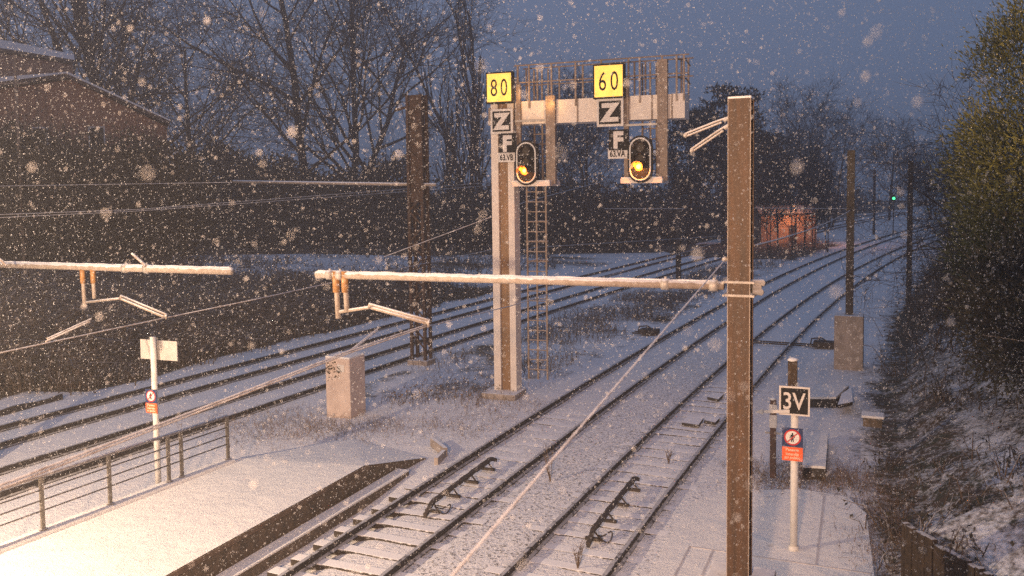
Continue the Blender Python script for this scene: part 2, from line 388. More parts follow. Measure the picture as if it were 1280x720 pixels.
wallstrip(PEa + inn, PE1 + inn, DRAIN - .2, PT - .012, DRAIN - .2, PT - .012)
wallstrip(PE1 + inn, PRAMP + inn, DRAIN - .2, PT - .012, DRAIN - .2, -.14)
mb.build('platform_face', M['darkconc'], plat)
mb = MB(); cop = []                          # thin coping under the snow
mb.bar(PEa - PRIGHT * .10 - ZV * .055, PE1 - PRIGHT * .10 - ZV * .055, .25, .085); mb.build('coping', mat('worn coping', (.17, .12, .085), (.10, .075, .055), 6, .9, dots=.8), plat)
mb = MB(); LE = PE1 + (PRAMP - PE1) * .55
l0, l1 = Vector((PEa.x, PEa.y, 0)), Vector((LE.x, LE.y, 0)) - PDIR * .1
mb.prism([l0 + ZV * (DRAIN - .2), l0 + PRIGHT * .28 + ZV * (DRAIN - .2), l0 + PRIGHT * .28 + ZV * (LEDGE - .03), l0 + ZV * (LEDGE - .03)], l1 - l0)
led = mb.build('lower_ledge', M['darkconc'], plat)
mb = MB(); mb.bar(l0 + PRIGHT * .14 + ZV * (LEDGE - .014), l1 + PRIGHT * .14 + ZV * (LEDGE - .014), .29, .03); mb.build('ledge_snow', M['snow'], led)
mb = MB(); k0 = Fa; k1 = F1 + FD * .2
mb.box((k0 + k1) / 2 + ZV * .0, (FD, FN, ZV), ((k1 - k0).length / 2, .14, .07), 0, .03); mb.build('kerb', M['snow'], plat)

# ------------------------------------------------------------------ tracks
RPROF = [(-.072, -.165), (.072, -.165), (.072, -.148), (.012, -.13), (.012, -.045), (.036, -.035), (.036, -.004), (.028, 0), (-.028, 0), (-.036, -.004), (-.036, -.035), (-.012, -.045), (-.012, -.13), (-.072, -.148)]
TL = ['snowy railway track with visible sleepers, right beside the platform edge', 'railway track between the platform line and the brown mast',
      'railway track just behind the railing, its sleepers buried in snow', 'farthest left railway track along the dark brambles']
sm_b = MB(); sm_b.box((0, 0, 0), ((1, 0, 0), (0, 1, 0), (0, 0, 1)), (1.22, .125, .06), 0, .018); sleeper_me = None
yr = list(np.arange(2, 60, 1.5)) + list(np.arange(60, 190, 3.))
for k in range(4):
    tr = thing('railway_track', TL[k], 'railway track', (tx(k, 14), 14, -.17), 'railway tracks')
    for sgn in (-1, 1):
        pts = []
        for y in yr:
            d = tdir(k, y); pts.append(Vector((tx(k, y), y, 0)) + Vector((d.y, -d.x, 0)) * (sgn * .7525))
        mb = MB(); mb.sweep(pts, RPROF); mb.build('rail', M['rail'], tr)
    if k < 2:
        y = 6.5; i = 0
        while y < (24 if k == 0 else 27):
            d = tdir(k, y); ang = math.atan2(-d.x, d.y)
            if sleeper_me is None:
                so = sm_b.build('sleeper', M['sleeper'], tr, loc=(0, 0, 0)); sleeper_me = so.data
            else:
                so = bpy.data.objects.new('sleeper', sleeper_me); COL.objects.link(so); so.parent = tr
            dz = -.205 + (0.0 if k == 0 else -.006) + rng.uniform(-.008, .008)
            if k == 0 and y > 16: dz -= .03 * min(1, (y - 16) / 4)
            so.location = Vector((tx(k, y), y, dz)) - Vector(tr.location); so.rotation_euler = (rng.uniform(-.01, .01), rng.uniform(-.012, .012), ang + rng.uniform(-.02, .02))
            y += .63 * d.y
# contact ramps between the rails
def contact_ramp(a, b, label):
    A, B = G(*a, -.02), G(*b, -.02); d = (B - A).normalized(); L = (B - A).length; s_ = Vector((d.y, -d.x, 0))
    t = thing('contact_ramp', label, 'track ramp', (A.x, A.y, -.17), 'contact ramps')
    mb = MB(); pts = []
    for i in range(25):
        u = i / 24; z = .10 - .16 * max(0, (.12 - u) / .12) ** 1.5 - .10 * max(0, (u - .93) / .07); pts.append(A + d * (u * L) + ZV * z + s_ * (.01 * math.sin(i * 1.9)))
    mb.sweep(pts, [(-.03, -.06), (.03, -.06), (.042, .02), (0, .035), (-.042, .02)]); mb.build('ramp_bar', M['ramp'], t)
    for u in (.10, .36, .62, .88):
        p = A + d * (u * L); mb = MB(); mb.box(p - ZV * .10, (d, s_, ZV), (.03, .16, .025)); mb.bar(p + s_ * .12 - ZV * .09, p + ZV * .05, .025, .025); mb.bar(p - s_ * .12 - ZV * .09, p + ZV * .05, .025, .025); mb.build('bracket', M['ramp'], t)
    mb = MB(); p = A + d * (.13 * L) + s_ * .18
    mb.tube([p + d * (.25 * math.cos(a_) * .7) + s_ * (.12 * math.sin(a_)) + ZV * (-.10 + .05 * math.sin(a_ * 2) + .03) for a_ in np.linspace(0, 6, 14)], .013, 5); mb.build('cable', M['ramp'], t)
contact_ramp((531, 640), (619, 574), 'dark iron contact ramp on the sleepers of the platform track')
contact_ramp((735, 676), (797, 598), 'dark iron contact ramp between the rails left of the brown mast')
# point machines
def point_machine(px, py, label, rods):
    P = G(px, py, -.1); t = thing('point_machine', label, 'point machine', (P.x, P.y, -.17), 'point machines'); A_ = ALONG; S_ = -LEFT
    mb = MB(); mb.box(P + ZV * .10, (A_, S_, ZV), (.28, .38, .10), 0, .02); mb.build('casing', M['ramp'], t)
    mb = MB(); mb.tube([P + S_ * -.5 + ZV * .02, P + S_ * -.45 + ZV * .28, P + S_ * -.1 + ZV * .33, P + S_ * .1 + ZV * .2], .03, 6); mb.build('cable_pipe', M['ramp'], t)
    mb = MB(); mb.rock(P - S_ * .2 + A_ * .4 + ZV * .1, .16, 3, 1, 0, (1.3, 1, .8)); mb.build('motor', M['ramp'], t)
    for q in (-.22, .18):
        mb = MB(); mb.bar(P + A_ * q - S_ * .3 + ZV * .02, P + A_ * q - S_ * rods + ZV * .03, .05, .05); mb.build('rod', M['ramp'], t)
point_machine(1030, 433, 'dark snowy point machine beside the tall concrete block', 2.6)
point_machine(812, 417, 'low dark point machine in the scrub behind the diagonal wire', .7)
# loose boards and plates
def slab(name, label, cat, corners, z, h, m=None, group=None):
    P = [G(*c, z) for c in corners]; c0 = sum(P, Vector()) / len(P); b = MB(); b.prism([p - ZV * h for p in P], (0, 0, h))
    return tag(b.build(name, m or M['lid'], loc=(c0.x, c0.y, z - h)), label, cat, group)
t = thing('trough_cover', 'wide low snow capped trough cover right of the 3V board', 'trough cover', tuple(G(1035, 500, -.1)), 'snow capped trough covers')
P = [G(*c, .12) for c in ((1010, 497), (1022, 482), (1061, 482), (1045, 497))]
mb = MB(); mb.prism([p - ZV * .34 for p in P], (0, 0, .3)); mb.build('box', M['lid'], t)
mb = MB(); mb.prism([p - ZV * .04 for p in P], (0, 0, .06)); mb.build('snow_lid', M['snow'], t)
t = thing('trough_cover', 'long narrow snow capped trough cover behind the orange plate', 'trough cover', tuple(G(1018, 565, -.1)), 'snow capped trough covers')
P = [G(*c, .10) for c in ((1003, 582), (1010, 541), (1035, 542), (1032, 584))]
mb = MB(); mb.prism([p - ZV * .34 for p in P], (0, 0, .30)); mb.build('box', M['lid'], t)
mb = MB(); mb.prism([p - ZV * .04 for p in P], (0, 0, .055)); mb.build('snow_lid', M['snow'], t)
slab('broken_lid', 'small tilted snowy lid leaning on the wide trough cover', 'lid', ((1047, 506), (1052, 492), (1064, 484), (1066, 502)), .16, .1)
P = G(1091, 524, .3)
t = thing('drain_box', 'small dark drain box half buried in the snowy slope', 'drain box', (P.x, P.y, .2))
mb = MB(); mb.box(P - ZV * .05, (ALONG, -LEFT, ZV), (.2, .22, .11), 0, .02); mb.build('box', M['darkconc'], t)
mb = MB(); mb.box(P + ZV * .085 + ALONG * .06, (ALONG, -LEFT, ZV), (.24, .26, .035), 0, .03); mb.build('snow_cap', M['snow'], t)
def zig(pts, z, h, w):
    b = MB(); P = [G(*p, z) for p in pts]
    for a, c in zip(P, P[1:]): b.bar(a, c, w, h)
    return b, P
b, P = zig([(540, 552), (557, 565)], -.04, .2, .09); tag(b.build('bent_board', M['concrete'], loc=tuple(P[0])), 'snow topped board lying crosswise beyond the platform tip', 'board', 'loose boards by the platform tip')
b, P = zig([(555, 567), (545, 577)], -.06, .18, .09); tag(b.build('bent_board', M['concrete'], loc=tuple(P[0])), 'shorter snow topped board angled back towards the platform tip', 'board', 'loose boards by the platform tip')
for pl in (((853, 523), (866, 523), (878, 517), (876, 524), (856, 530)), ((872, 525), (893, 521), (897, 528), (880, 531))):
    pass
slab('steel_plate', 'flat snowy plate between the rails left of the mast, nearer the left rail', 'plate', ((852, 528), (858, 521), (879, 523), (873, 531)), -.06, .07, None, 'plates between the rails')
slab('steel_plate', 'small flat snowy plate touching the right rail beside the brown mast', 'plate', ((880, 525), (886, 520), (900, 522), (894, 528)), -.06, .07, None, 'plates between the rails')
slab('steel_plate', 'snowy plate higher up between the rails beside the mast', 'plate', ((884, 496), (892, 490), (905, 492), (898, 499)), -.06, .07, None, 'plates between the rails')
A, B = G(0, 517, -.1), G(97, 491, -.1); b = MB()
pts = [A + (B - A) * u + ZV * (.05 + .03 * math.sin(u * 9)) for u in np.linspace(-.3, .78, 14)]; b.sweep(pts, [(-.06, -.14), (.06, -.14), (.04, .05), (-.04, .05)])
tag(b.build('disused_rail', M['rail'], loc=tuple(A)), 'broken disused rail in the snow along the brambles at far left', 'rail')

# ------------------------------------------------------------------ masts, cantilevers, wires
def hbeam(mb, base, top, w, d, fwd, right, tf=.022, tw=.016, mi=0):
    c = (Vector(base) + Vector(top)) / 2; h = (Vector(top) - Vector(base)).length / 2
    for s_ in (-1, 1): mb.box(c + fwd * (s_ * (d / 2 - tf / 2)), (right, fwd, ZV), (w / 2, tf / 2, h), mi)
    mb.box(c, (right, fwd, ZV), (tw / 2, d / 2 - tf, h), mi)
NM = D(926, 236, 11.0); NM.z = 0
t = thing('catenary_mast', 'near brown steel mast rising through the whole right half', 'catenary mast', (NM.x, NM.y, -.15), 'catenary masts')
zt = D(926, 124, 11).z
mb = MB(); w_ = .285
c0 = Vector((NM.x, NM.y, 1.0)); c1 = Vector((NM.x, NM.y, zt)); RG = -LEFT
mb.box((c0 + c1) / 2 - ALONG * .13, (RG, ALONG, ZV), (w_ / 2, .012, (zt - 1) / 2))
mb.box((c0 + c1) / 2 + ALONG * .13, (RG, ALONG, ZV), (w_ / 2, .012, (zt - 1) / 2))
mb.box((c0 + c1) / 2, (RG, ALONG, ZV), (.010, .1175, (zt - 1) / 2)); mb.build('column', M['mast'], t)
for s_ in (-1, 1):                           # rime on the flange edges
    mb = MB(); mb.bar(c0 - ALONG * .143 + RG * (s_ * (w_ / 2 - .005)), c1 - ALONG * .143 + RG * (s_ * (w_ / 2 - .005)), .008, .006, 0, ALONG); mb.build('snow_edge', M['boom'], t)
mb = MB(); mb.box(c1 + ZV * .012, (RG, ALONG, ZV), (w_ / 2, .14, .014), 0, .005); mb.build('snow_cap', M['snow'], t)
mb = MB(); mb.box((NM.x, NM.y, .40), (RG, ALONG, ZV), (.42, .42, .60), 0, .03); mb.build('foundation', M['concrete'], t)
zb = D(926, 357, 11).z
for py in (351.5, 368):
    z = D(926, py, 11).z; mb = MB(); mb.box((NM.x, NM.y, z), (RG, ALONG, ZV), (w_ / 2 + .03, .16, .014)); bd = mb.build('band', M['galv'], t)
    mb = MB()
    for s_ in (-1, 1):
        mb.tube([Vector((NM.x, NM.y, z)) + RG * (s_ * .185) - ALONG * .19, Vector((NM.x, NM.y, z)) + RG * (s_ * .185) + ALONG * .19], .016, 6)
    mb.build('bolt', M['galv'], bd)
for dz, l in ((.06, .12), (-.06, .10), (.0, .07)):
    mb = MB(); p = Vector((NM.x, NM.y, zb + dz)) + RG * (w_ / 2 + .02); mb.tube([p - ALONG * .1, p + RG * l - ALONG * .06 - ZV * .01, p + RG * l + ALONG * .05 - ZV * .02], [.03, .045, .03], 7); mb.build('clamp', M['galv'], t)
p = D(906, 324, 11); mb = MB(); mb.rock(p, .035, 1, 2); mb.tube([p, Vector((NM.x, NM.y, p.z)) - RG * .1 - ALONG * .1], .014, 6); mb.build('wire_eye', M['galv'], t)
for (py, ex, ey, dd) in ((147, 857, 169, 11.35), (155.5, 865, 188, 11.35)):
    a = D(913, py, 10.95); e = D(ex, ey, dd); ar = MB(); d = (e - a).normalized(); s_ = d.cross(Vector((0, 1, 0))).normalized()
    ar.tube([a - s_ * .012, a + (e - a) * .35 - s_ * .02, e - s_ * .018], .013, 6); ar.tube([a + (e - a) * .2 + s_ * .015, e + s_ * .016], .012, 6)
    aro = ar.build('bracket_arm', M['boom'], t); cl = MB(); cl.rock(e, .035, 4, 1); cl.tube([a, a + (e - a) * .14], .026, 7); cl.build('clamp', M['galv'], aro)

def boom_thing(label, root, tip, r_, mastp, drops, arm, clampst):
    t = thing('cantilever_arm', label, 'cantilever arm', tuple(root), 'cantilever arms')
    mb = MB(); mb.tube([root, tip], r_, 12); bo = mb.build('boom', M['boom'], t, True)
    sn = MB(); d = (tip - root)
    sn.tube([root + d * u + ZV * (r_ * .72 + .003 * math.sin(u * 41) + .004 * math.sin(u * 97)) for u in np.linspace(.02, .995, 60)], r_ * .46, 7); sn.build('snow_crust', M['snow'], bo, True)
    dn = d.normalized()
    for u in clampst:
        mb = MB(); p = root + d * u; mb.tube([p - dn * .05, p + dn * .05], r_ * 1.35, 10); mb.tube([p + ZV * r_, p + ZV * (r_ * 1.7)], .02, 6); mb.build('clamp', M['galv'], bo, True)
    for a, e in drops:
        mb = MB(); mb.tube([a, e], .042, 8); dr = mb.build('drop_tube', M['boom'], t, True)
        mb = MB(); mb.tube([a + ZV * .05, a - ZV * .28], [.06, .055], 9); mb.build('insulator', M['insul'], dr, True)
    for pts, off in arm:
        mb = MB(); mb.tube(pts, .028, 7); mb.tube([p + off for p in pts[1:]], .022, 7); mb.tube([pts[1], pts[1] + off], .03, 6); mb.tube([pts[-1], pts[-1] + off], .03, 6)
        mb.tube([pts[-1] + off, pts[-1] + off - ZV * .10], .018, 5); mb.build('steady_arm', M['boom'], t, True)
    return t
def on_plane(px, py, O):                     # where the cross-track plane through O is seen there
    d = Vector(ray(px, py)); n_ = ALONG; e = Vector((0, 0, EYE)); return e + d * ((Vector(O) - e).dot(n_) / d.dot(n_))
O1 = Vector((NM.x, NM.y, 0)) - ALONG * .05
boom_thing('snow crusted cantilever arm reaching left from the near brown mast', on_plane(905, 357, O1), on_plane(396, 343, O1), .058, NM,
           [(on_plane(420, 343, O1), on_plane(423, 398, O1)), (on_plane(431, 343, O1), on_plane(434, 389, O1))],
           [([on_plane(424, 390, O1), on_plane(462, 384, O1), on_plane(534, 404, O1)], Vector((.03, -.12, .06)))], (.02, .12, .93, .96))
O2 = D(290, 338, 17.0); M2 = on_plane(-27, 330, O2)
boom_thing('snow crusted cantilever arm entering at the left edge above the platform', on_plane(-27, 330, O2), on_plane(290, 339, O2), .075, M2,
           [(on_plane(103, 338, O2), on_plane(106, 384, O2)), (on_plane(116, 338, O2), on_plane(118, 373, O2))],
           [([on_plane(107, 378, O2), on_plane(150, 373, O2), on_plane(205, 396, O2)], Vector((.10, -.14, .07)))], (.08, .62, .70))
# its mast, just cut by the left edge of the photo
t = thing('catenary_mast', 'pale mast at the left edge, root of the left cantilever arm', 'catenary mast', (M2.x, M2.y, -.15), 'catenary masts')
mb = MB(); zt2 = 7.1; hbeam(mb, (M2.x, M2.y, -.1), (M2.x, M2.y, zt2), .24, .24, ALONG, -LEFT); mb.build('column', M['gpost'], t)
mb = MB(); mb.box((M2.x, M2.y, zt2 + .015), (RG, ALONG, ZV), (.12, .12, .02)); mb.build('snow_cap', M['snow'], t)
# right-hand masts on concrete blocks, and others farther along
def far_mast(P, zbase, ztop, w, label, block=None, m='farmast'):
    t = thing('catenary_mast', label, 'catenary mast', (P[0], P[1], -.15), 'catenary masts')
    mb = MB(); hbeam(mb, (P[0], P[1], zbase), (P[0], P[1], ztop), w, w * .95, ALONG, -LEFT); mb.build('column', M[m], t)
    mb = MB()
    for z in (ztop - .9, ztop - 2.4): mb.box((P[0], P[1], z), (RG, ALONG, ZV), (w / 2 + .02, w / 2 + .02, .04))
    mb.build('band', M[m], t)
    if block:
        bw, bz = block; mb = MB(); mb.box((P[0], P[1], (bz - .2) / 2), (RG, ALONG, ZV), (bw / 2, bw / 2, (bz + .2) / 2), 0, .03); mb.build('foundation', M['concrete'], t)
    return t
P = G(1063, 458, -.05); zb_ = D(1063, 395, P.y).z
far_mast((P.x + .1, P.y + .4), zb_ - .02, D(1064, 188, P.y + .4).z, .24, 'dark mast standing on a tall grey concrete block by the right slope', (.92, zb_))
P = D(1138, 236, 45); far_mast((P.x, P.y), -.2, D(1138, 201, 45).z, .26, 'dark mast beside the right hand rails where they curve away')
P = D(1093, 236, 108); far_mast((P.x, P.y), -.2, D(1093, 212, 108).z, .3, 'faint mast far down the line left of the tiny green signal')
P = G(848, 350, -.1); far_mast((P.x, P.y), -.2, 7.2, .3, 'thin dark mast between the far left tracks, beyond the gantry')
# lattice mast with a cross arm
LM = G(527, 452, -.1); t = thing('lattice_mast', 'rust dark lattice mast left of the signal gantry', 'lattice mast', (LM.x, LM.y, -.15)); zt = D(523, 119, LM.y).z
A_, S_ = ALONG, RG
for i, (a, s_) in enumerate(((-.2, -.27), (-.2, .27), (.2, -.27), (.2, .27))):
    mb = MB(); p = LM + A_ * a + S_ * s_; mb.bar((p.x, p.y, -.2), (p.x, p.y, zt), .10, .10, 0, A_); mb.build('leg', M['rust'], t)
mb = MB(); z = .4; q = 0
while z < zt - .5:
    for a in (-.2, .2):
        s0 = -.27 if q % 2 else .27; b0 = LM + A_ * a; mb.bar(Vector((b0.x, b0.y, z)) + S_ * s0, Vector((b0.x, b0.y, z + .55)) - S_ * s0, .06, .02, 0, A_)
    for s_ in (-.27, .27):
        a0 = -.2 if q % 2 else .2; b0 = LM + S_ * s_; mb.bar(Vector((b0.x, b0.y, z)) + A_ * a0, Vector((b0.x, b0.y, z + .55)) - A_ * a0, .06, .02, 0, S_)
    z += .55; q += 1
mb.build('bracing', M['rust'], t)
mb = MB(); mb.box((LM.x, LM.y, zt - 1.9), (S_, A_, ZV), (.22, .14, 1.9)); mb.build('plate_head', M['rust'], t)
mb = MB(); mb.box((LM.x, LM.y, -.2), (S_, A_, ZV), (.4, .34, .2), 0, .03); mb.build('foundation', M['concrete'], t)
e = on_plane(292, 227, LM); r0 = on_plane(545, 231, LM); mb = MB(); mb.tube([r0, e], .06, 8); ca = mb.build('cross_arm', M['boom'], t, True)
mb = MB(); mb.tube([on_plane(515, 132, LM), on_plane(494, 138, LM)], .05, 6); mb.build('top_bracket', M['rust'], t)

def wire(label, pts, r_=.012, m='wire', dbl=None, sag=0.0):
    P = []
    for a, b in zip(pts, pts[1:]):
        n_ = max(4, int((b - a).length / 1.5))
        for i in range(n_): u = i / n_; P.append(a + (b - a) * u - ZV * (sag * 4 * u * (1 - u)))
    P.append(pts[-1]); mb = MB(); mb.tube(P, r_, 6)
    if dbl is not None: mb.tube([p + dbl for p in P], r_, 6)
    return tag(mb.build('overhead_wire', M[m], loc=tuple(pts[0])), label, 'overhead wire', 'overhead wires')
ea = on_plane(534, 408, O1); cdir = Vector((.376, 1, 0)).normalized(); ew = D(-60, 634, 5.9)
wire('thick double contact wire running up from the left edge over the railing', [ew + (ew - ea).normalized() * 3, D(0, 611, 6.28), D(240, 518, 8.4), D(437, 441, 10.9), ea], .0105, 'wire', Vector((.022, -.01, .036)))
wire('contact wire leaving the steady arm tip towards the gantry column', [ea, D(640, 382, 18.5), D(760, 345, 30), D(905, 300, 52)], .011, 'farwire')
wire('short double wire joining the contact wire above the concrete block', [D(437, 441, 10.9), D(472, 413, 11.9)], .009, 'wire', Vector((.02, -.02, .04)))
eb = on_plane(208, 397, O2)
wire('contact wire over the white sign back, held by the left arm', [D(-70, 460, 13.2), D(0, 441, 14.2), eb, D(320, 374, 19.5), D(430, 350, 24), D(620, 311, 40)], .013, 'wire')
wire('short stay wire left of the left steady arm', [D(57, 427, 14.8), D(112, 402, 15.6)], .016, 'wire', Vector((.03, 0, .05)))
w0 = D(906, 325, 11); wire('straight pale wire dropping diagonally from the brown mast towards the viewer', [w0, D(565, 720, 3.85), D(565, 720, 3.85) + (D(565, 720, 3.85) - w0).normalized() * 2.5], .0078, 'wire')
wire('thin wire from the brown mast to the next mast up the line', [D(943, 307, 11.1), D(1064, 262, 29)], .012, 'farwire', None, .1)
for lab, pts in (('upper thin wire crossing low before the dark trees at far left', [D(-20, 233, 33), D(290, 228, 34)]),
                 ('lower of the two near parallel wires before the dark trees', [D(-20, 273, 26), D(170, 264, 30), D(640, 230, 52)]),
                 ('higher of the two near parallel wires before the dark trees', [D(-20, 269, 26), D(170, 262, 30), D(640, 226, 52)]),
                 ('wire crossing the gantry column below the left signal', [D(480, 321, 24), D(615, 271, 26), D(655, 253, 28), D(760, 225, 44)]),
                 ('faint span wire behind the gantry at mid height', [D(755, 261, 55), D(855, 261, 55)]),
                 ('faint span wire in the orange glow right of the mast', [D(943, 260, 50), D(1062, 261, 50)]),
                 ('slanting thin wire behind the caption area, left of the mast', [D(600, 322, 30), D(672, 309, 34), D(905, 295, 60)])):
    wire(lab, pts, .014 if pts[0].y < 40 else .022, 'farwire')
wire('short slanting stay above the end of the left arm', [D(165, 317, 17.4), D(182, 332, 17.2)], .028, 'wire')
wire('short slanting stay at the left edge above the left arm', [D(-6, 318, 19), D(8, 332, 19)], .024, 'wire')
# concrete block beside the far track
P = G(431, 520, -.15); cb = thing('concrete_block', 'upright pinkish concrete block alone in the snow between the tracks', 'concrete block', (P.x, P.y, -.2))
zt = D(431, 447, P.y).z; mb = MB(); mb.box((P.x, P.y + .25, (zt - .25) / 2), (RG, ALONG, ZV), (.40, .38, (zt + .25) / 2), 0, .025); mb.build('block', mat('pale stained concrete', (.66, .54, .47), (.50, .40, .35), 2.2, .9, snow=.9, snow_thr=.8, bmp=.5), cb)
mb = MB(); mb.box((P.x, P.y + .25, zt + .02), (RG, ALONG, ZV), (.40, .38, .025), 0, .015); mb.build('snow_cap', M['snow'], cb)
mb = MB(); mb.box(Vector((P.x, P.y + .25, zt * .82)) - ALONG * .385 + RG * .12, (RG, ALONG, ZV), (.11, .012, .10)); mb.build('pale_patch', M['letter'], cb)
mb = MB()
lv = []
for i in range(90):
    p = Vector((P.x, P.y + .25, zt * .80)) - ALONG * .395 + RG * rng.uniform(-.36, .1) + ZV * rng.gauss(-.02, .13); lv.append(p)
Vv, Ff = leaf_arrays(np.array(lv), np.full(90, .08), np.full(90, .04)); iv = raw_mesh('withered_ivy', Vv - np.array(cb['_b']), Ff, M['leaf'], 4); iv.parent = cb

# ------------------------------------------------------------------ signal gantry
GB = G(630, 494, -.15); GN = Vector((GR.y, -GR.x, 0)); GA = -GN     # GN looks at the trains
def gp(px, py, off=0.0):                    # on the gantry's front plane
    d = Vector(ray(px, py)); e = Vector((0, 0, EYE)); q = e + d * ((GB - e).dot(GN) / d.dot(GN)); return q + GN * off
PX = (gp(700, 140) - gp(600, 140)).length / 100
gan = thing('signal_gantry', 'pale cantilever signal gantry over the tracks with railed walkway', 'signal gantry', (GB.x, GB.y, -.2))
zt = gp(628, 96).z
def gbox(mb, x0, x1, y0, y1, off, dep, mi=0, bev=0):    # a box from its outline in the photo
    a, b = gp(x0, (y0 + y1) / 2, off), gp(x1, (y0 + y1) / 2, off); c = gp((x0 + x1) / 2, (y0 + y1) / 2, off)
    mb.box(c + GA * dep / 2, (GR, GA, ZV), ((b - a).length / 2, dep / 2, (gp(x0, y0).z - gp(x0, y1).z) / 2), mi, bev)
def gpost(x0, x1, m, dep, off, nm):
    a, b = gp(x0, 300, off), gp(x1, 300, off); c = (a + b) / 2; mb = MB(); mb.box(Vector((c.x, c.y, (zt - .2) / 2)) + GA * dep / 2, (GR, GA, ZV), ((b - a).length / 2, dep / 2, (zt + .2) / 2)); mb.build(nm, M[m], gan)
gpost(615.5, 624, 'gpost', .45, 0, 'column'); gpost(624.2, 635.8, 'grecess', .28, -.1, 'recess_plate'); gpost(636, 643.5, 'gpost', .45, 0, 'column')
mb = MB(); mb.box((GB.x, GB.y, -.2), (GR, GA, ZV), (.55, .5, .2), 0, .03); mb.build('foundation', M['concrete'], gan)
bm_ = MB(); ba, bb = gp(646, 138), gp(856, 134)
bh = (gp(690, 125).z - gp(690, 154).z) / 2; zc = gp(690, 139.5).z
L0, L1 = gp(644, 139), gp(856, 134)
L0.z = L1.z = zc; bm_.box((L0 + L1) / 2 + GA * .35, (GR, GA, ZV), ((L1 - L0).length / 2, .35, bh)); beam = bm_.build('beam', M['gpost'], gan)
mb = MB()
for px in (690, 722, 751, 784, 815, 840):
    c = gp(px, 138); c.z = zc; mb.box(c + GN * .012, (GR, GA, ZV), (.02, .012, bh)); 
mb.build('plate_seam', M['gframe'], beam)
def gz_(px, py): return gp(px, py).z
rail_h = 1.05
for off in (.02, -.72):
    for fr in (1.05, .55):
        mb = MB(); a, b = L0.copy(), L1 + GR * .12; a.z = b.z = zc + bh + fr; mb.tube([a + GN * off, b + GN * off], .022, 6); mb.build('guard_rail', M['gframe'], gan)
    for px in (648, 662, 690, 720, 752, 786, 800, 828, 846, 855):
        c = gp(px, 138); mb = MB(); mb.bar(Vector((c.x, c.y, zc + bh - .2)) + GN * off, Vector((c.x, c.y, zc + bh + rail_h)) + GN * off, .05, .04, 0, GA); mb.build('rail_post', M['gframe'], gan)
# hanging cages that carry the signals
for x0, x1, xm, yb in ((647, 690, 662, 230), (781, 829, 800, 226)):
    for px, w_, dep in ((x0 + 3, .13, .1), (x1, .28, .16)):
        for off in (.05,):
            c = gp(px, 200); zl = gz_(px, yb); zu = zc + bh + (.5 if px == x0 + 3 else (.12 if x0 < 700 else .95)); mb = MB(); mb.box(Vector((c.x, c.y, (zl + zu) / 2)) + GN * off, (GR, GA, ZV), (w_ / 2, dep / 2, (zu - zl) / 2)); mb.build('hanger', M['gframe'], gan)
    for px in (xm - 4, xm + 6, xm + 14):
        c = gp(px, 200); mb = MB(); mb.bar(Vector((c.x, c.y, gz_(px, yb))) + GA * .75, Vector((c.x, c.y, zc + bh + 1.0)) + GA * .75, .05, .04, 0, GA); mb.build('hanger', M['gframe'], gan)
    a, b = gp(x0 - 3, yb, .30), gp(x1 + 3, yb, .30); mb = MB(); mb.box((a + b) / 2 + GA * .45, (GR, GA, ZV), ((b - a).length / 2 * .95, .5, .065)); pf = mb.build('signal_platform', M['gpost'], gan)
    mb = MB(); mb.box((a + b) / 2 + GA * .45 + ZV * .085, (GR, GA, ZV), ((b - a).length / 2 * .93, .48, .02), 0, .01); mb.build('platform_snow', M['snow'], pf)
    a, b = gp(x0 - 2, 152 if x0 < 700 else 157, .1), gp(x1, 151 if x0 < 700 else 156, .1); b.z = a.z; mb = MB(); mb.bar(a, b, .06, .06); mb.build('cross_bar', M['galv'], gan)
    for k in range(5):                       # ladder rungs behind
        c = gp(xm + 5, 200); z = gz_(xm, yb) + .3 + k * .3; mb = MB(); p = Vector((c.x, c.y, z)) + GA * .75; mb.bar(p - GR * .22, p + GR * .22, .03, .03); mb.build('rung', M['gframe'], gan)
# access ladder with cage behind the column
zl0, zl1 = .3, gz_(660, 232)
for s_ in (652, 664, 676):
    c = gp(s_, 300); mb = MB(); mb.bar(Vector((c.x, c.y, zl0)) + GA * .5, Vector((c.x, c.y, zl1)) + GA * .5, .05, .04, 0, GA); mb.build('ladder_rail', M['gframe'], gan)
for k in range(20):
    z = zl0 + .3 + k * .3
    if z < zl1: c = gp(664, 300); p = Vector((c.x, c.y, z)) + GA * .5; mb = MB(); mb.bar(p - GR * .28, p + GR * .28, .03, .03); mb.build('rung', M['gframe'], gan)
for k in range(7):
    z = zl0 + 2.4 + k * .6
    if z < zl1:
        c = gp(664, 300); mb = MB(); p = Vector((c.x, c.y, z)) + GA * .5; mb.tube([p + GR * (.33 * math.cos(a)) + GA * (.5 * math.sin(a)) for a in np.linspace(0, math.pi, 9)], .02, 5); mb.build('cage_hoop', M['gframe'], gan)
mb = MB(); c0_, c1_ = gp(852, 74), gp(863, 78); mb.tube([c0_ - GR * .1, c0_ + GR * .12 - ZV * .03, c1_ - ZV * .1], .02, 5); mb.build('cable_end', M['farmast'], gan); mb = MB(); c0_, c1_ = gp(852, 97), gp(863, 102); mb.tube([c0_ - GR * .1, c0_ + GR * .12 - ZV * .03, c1_ - ZV * .08], .02, 5); mb.build('cable_end', M['farmast'], gan)
mb = MB(); mb.bar(gp(612.5, 135, .02), gp(612.5, 157, .02), .06, .06, 0, GA); mb.build('side_lamp_housing', M['gframe'], gan)

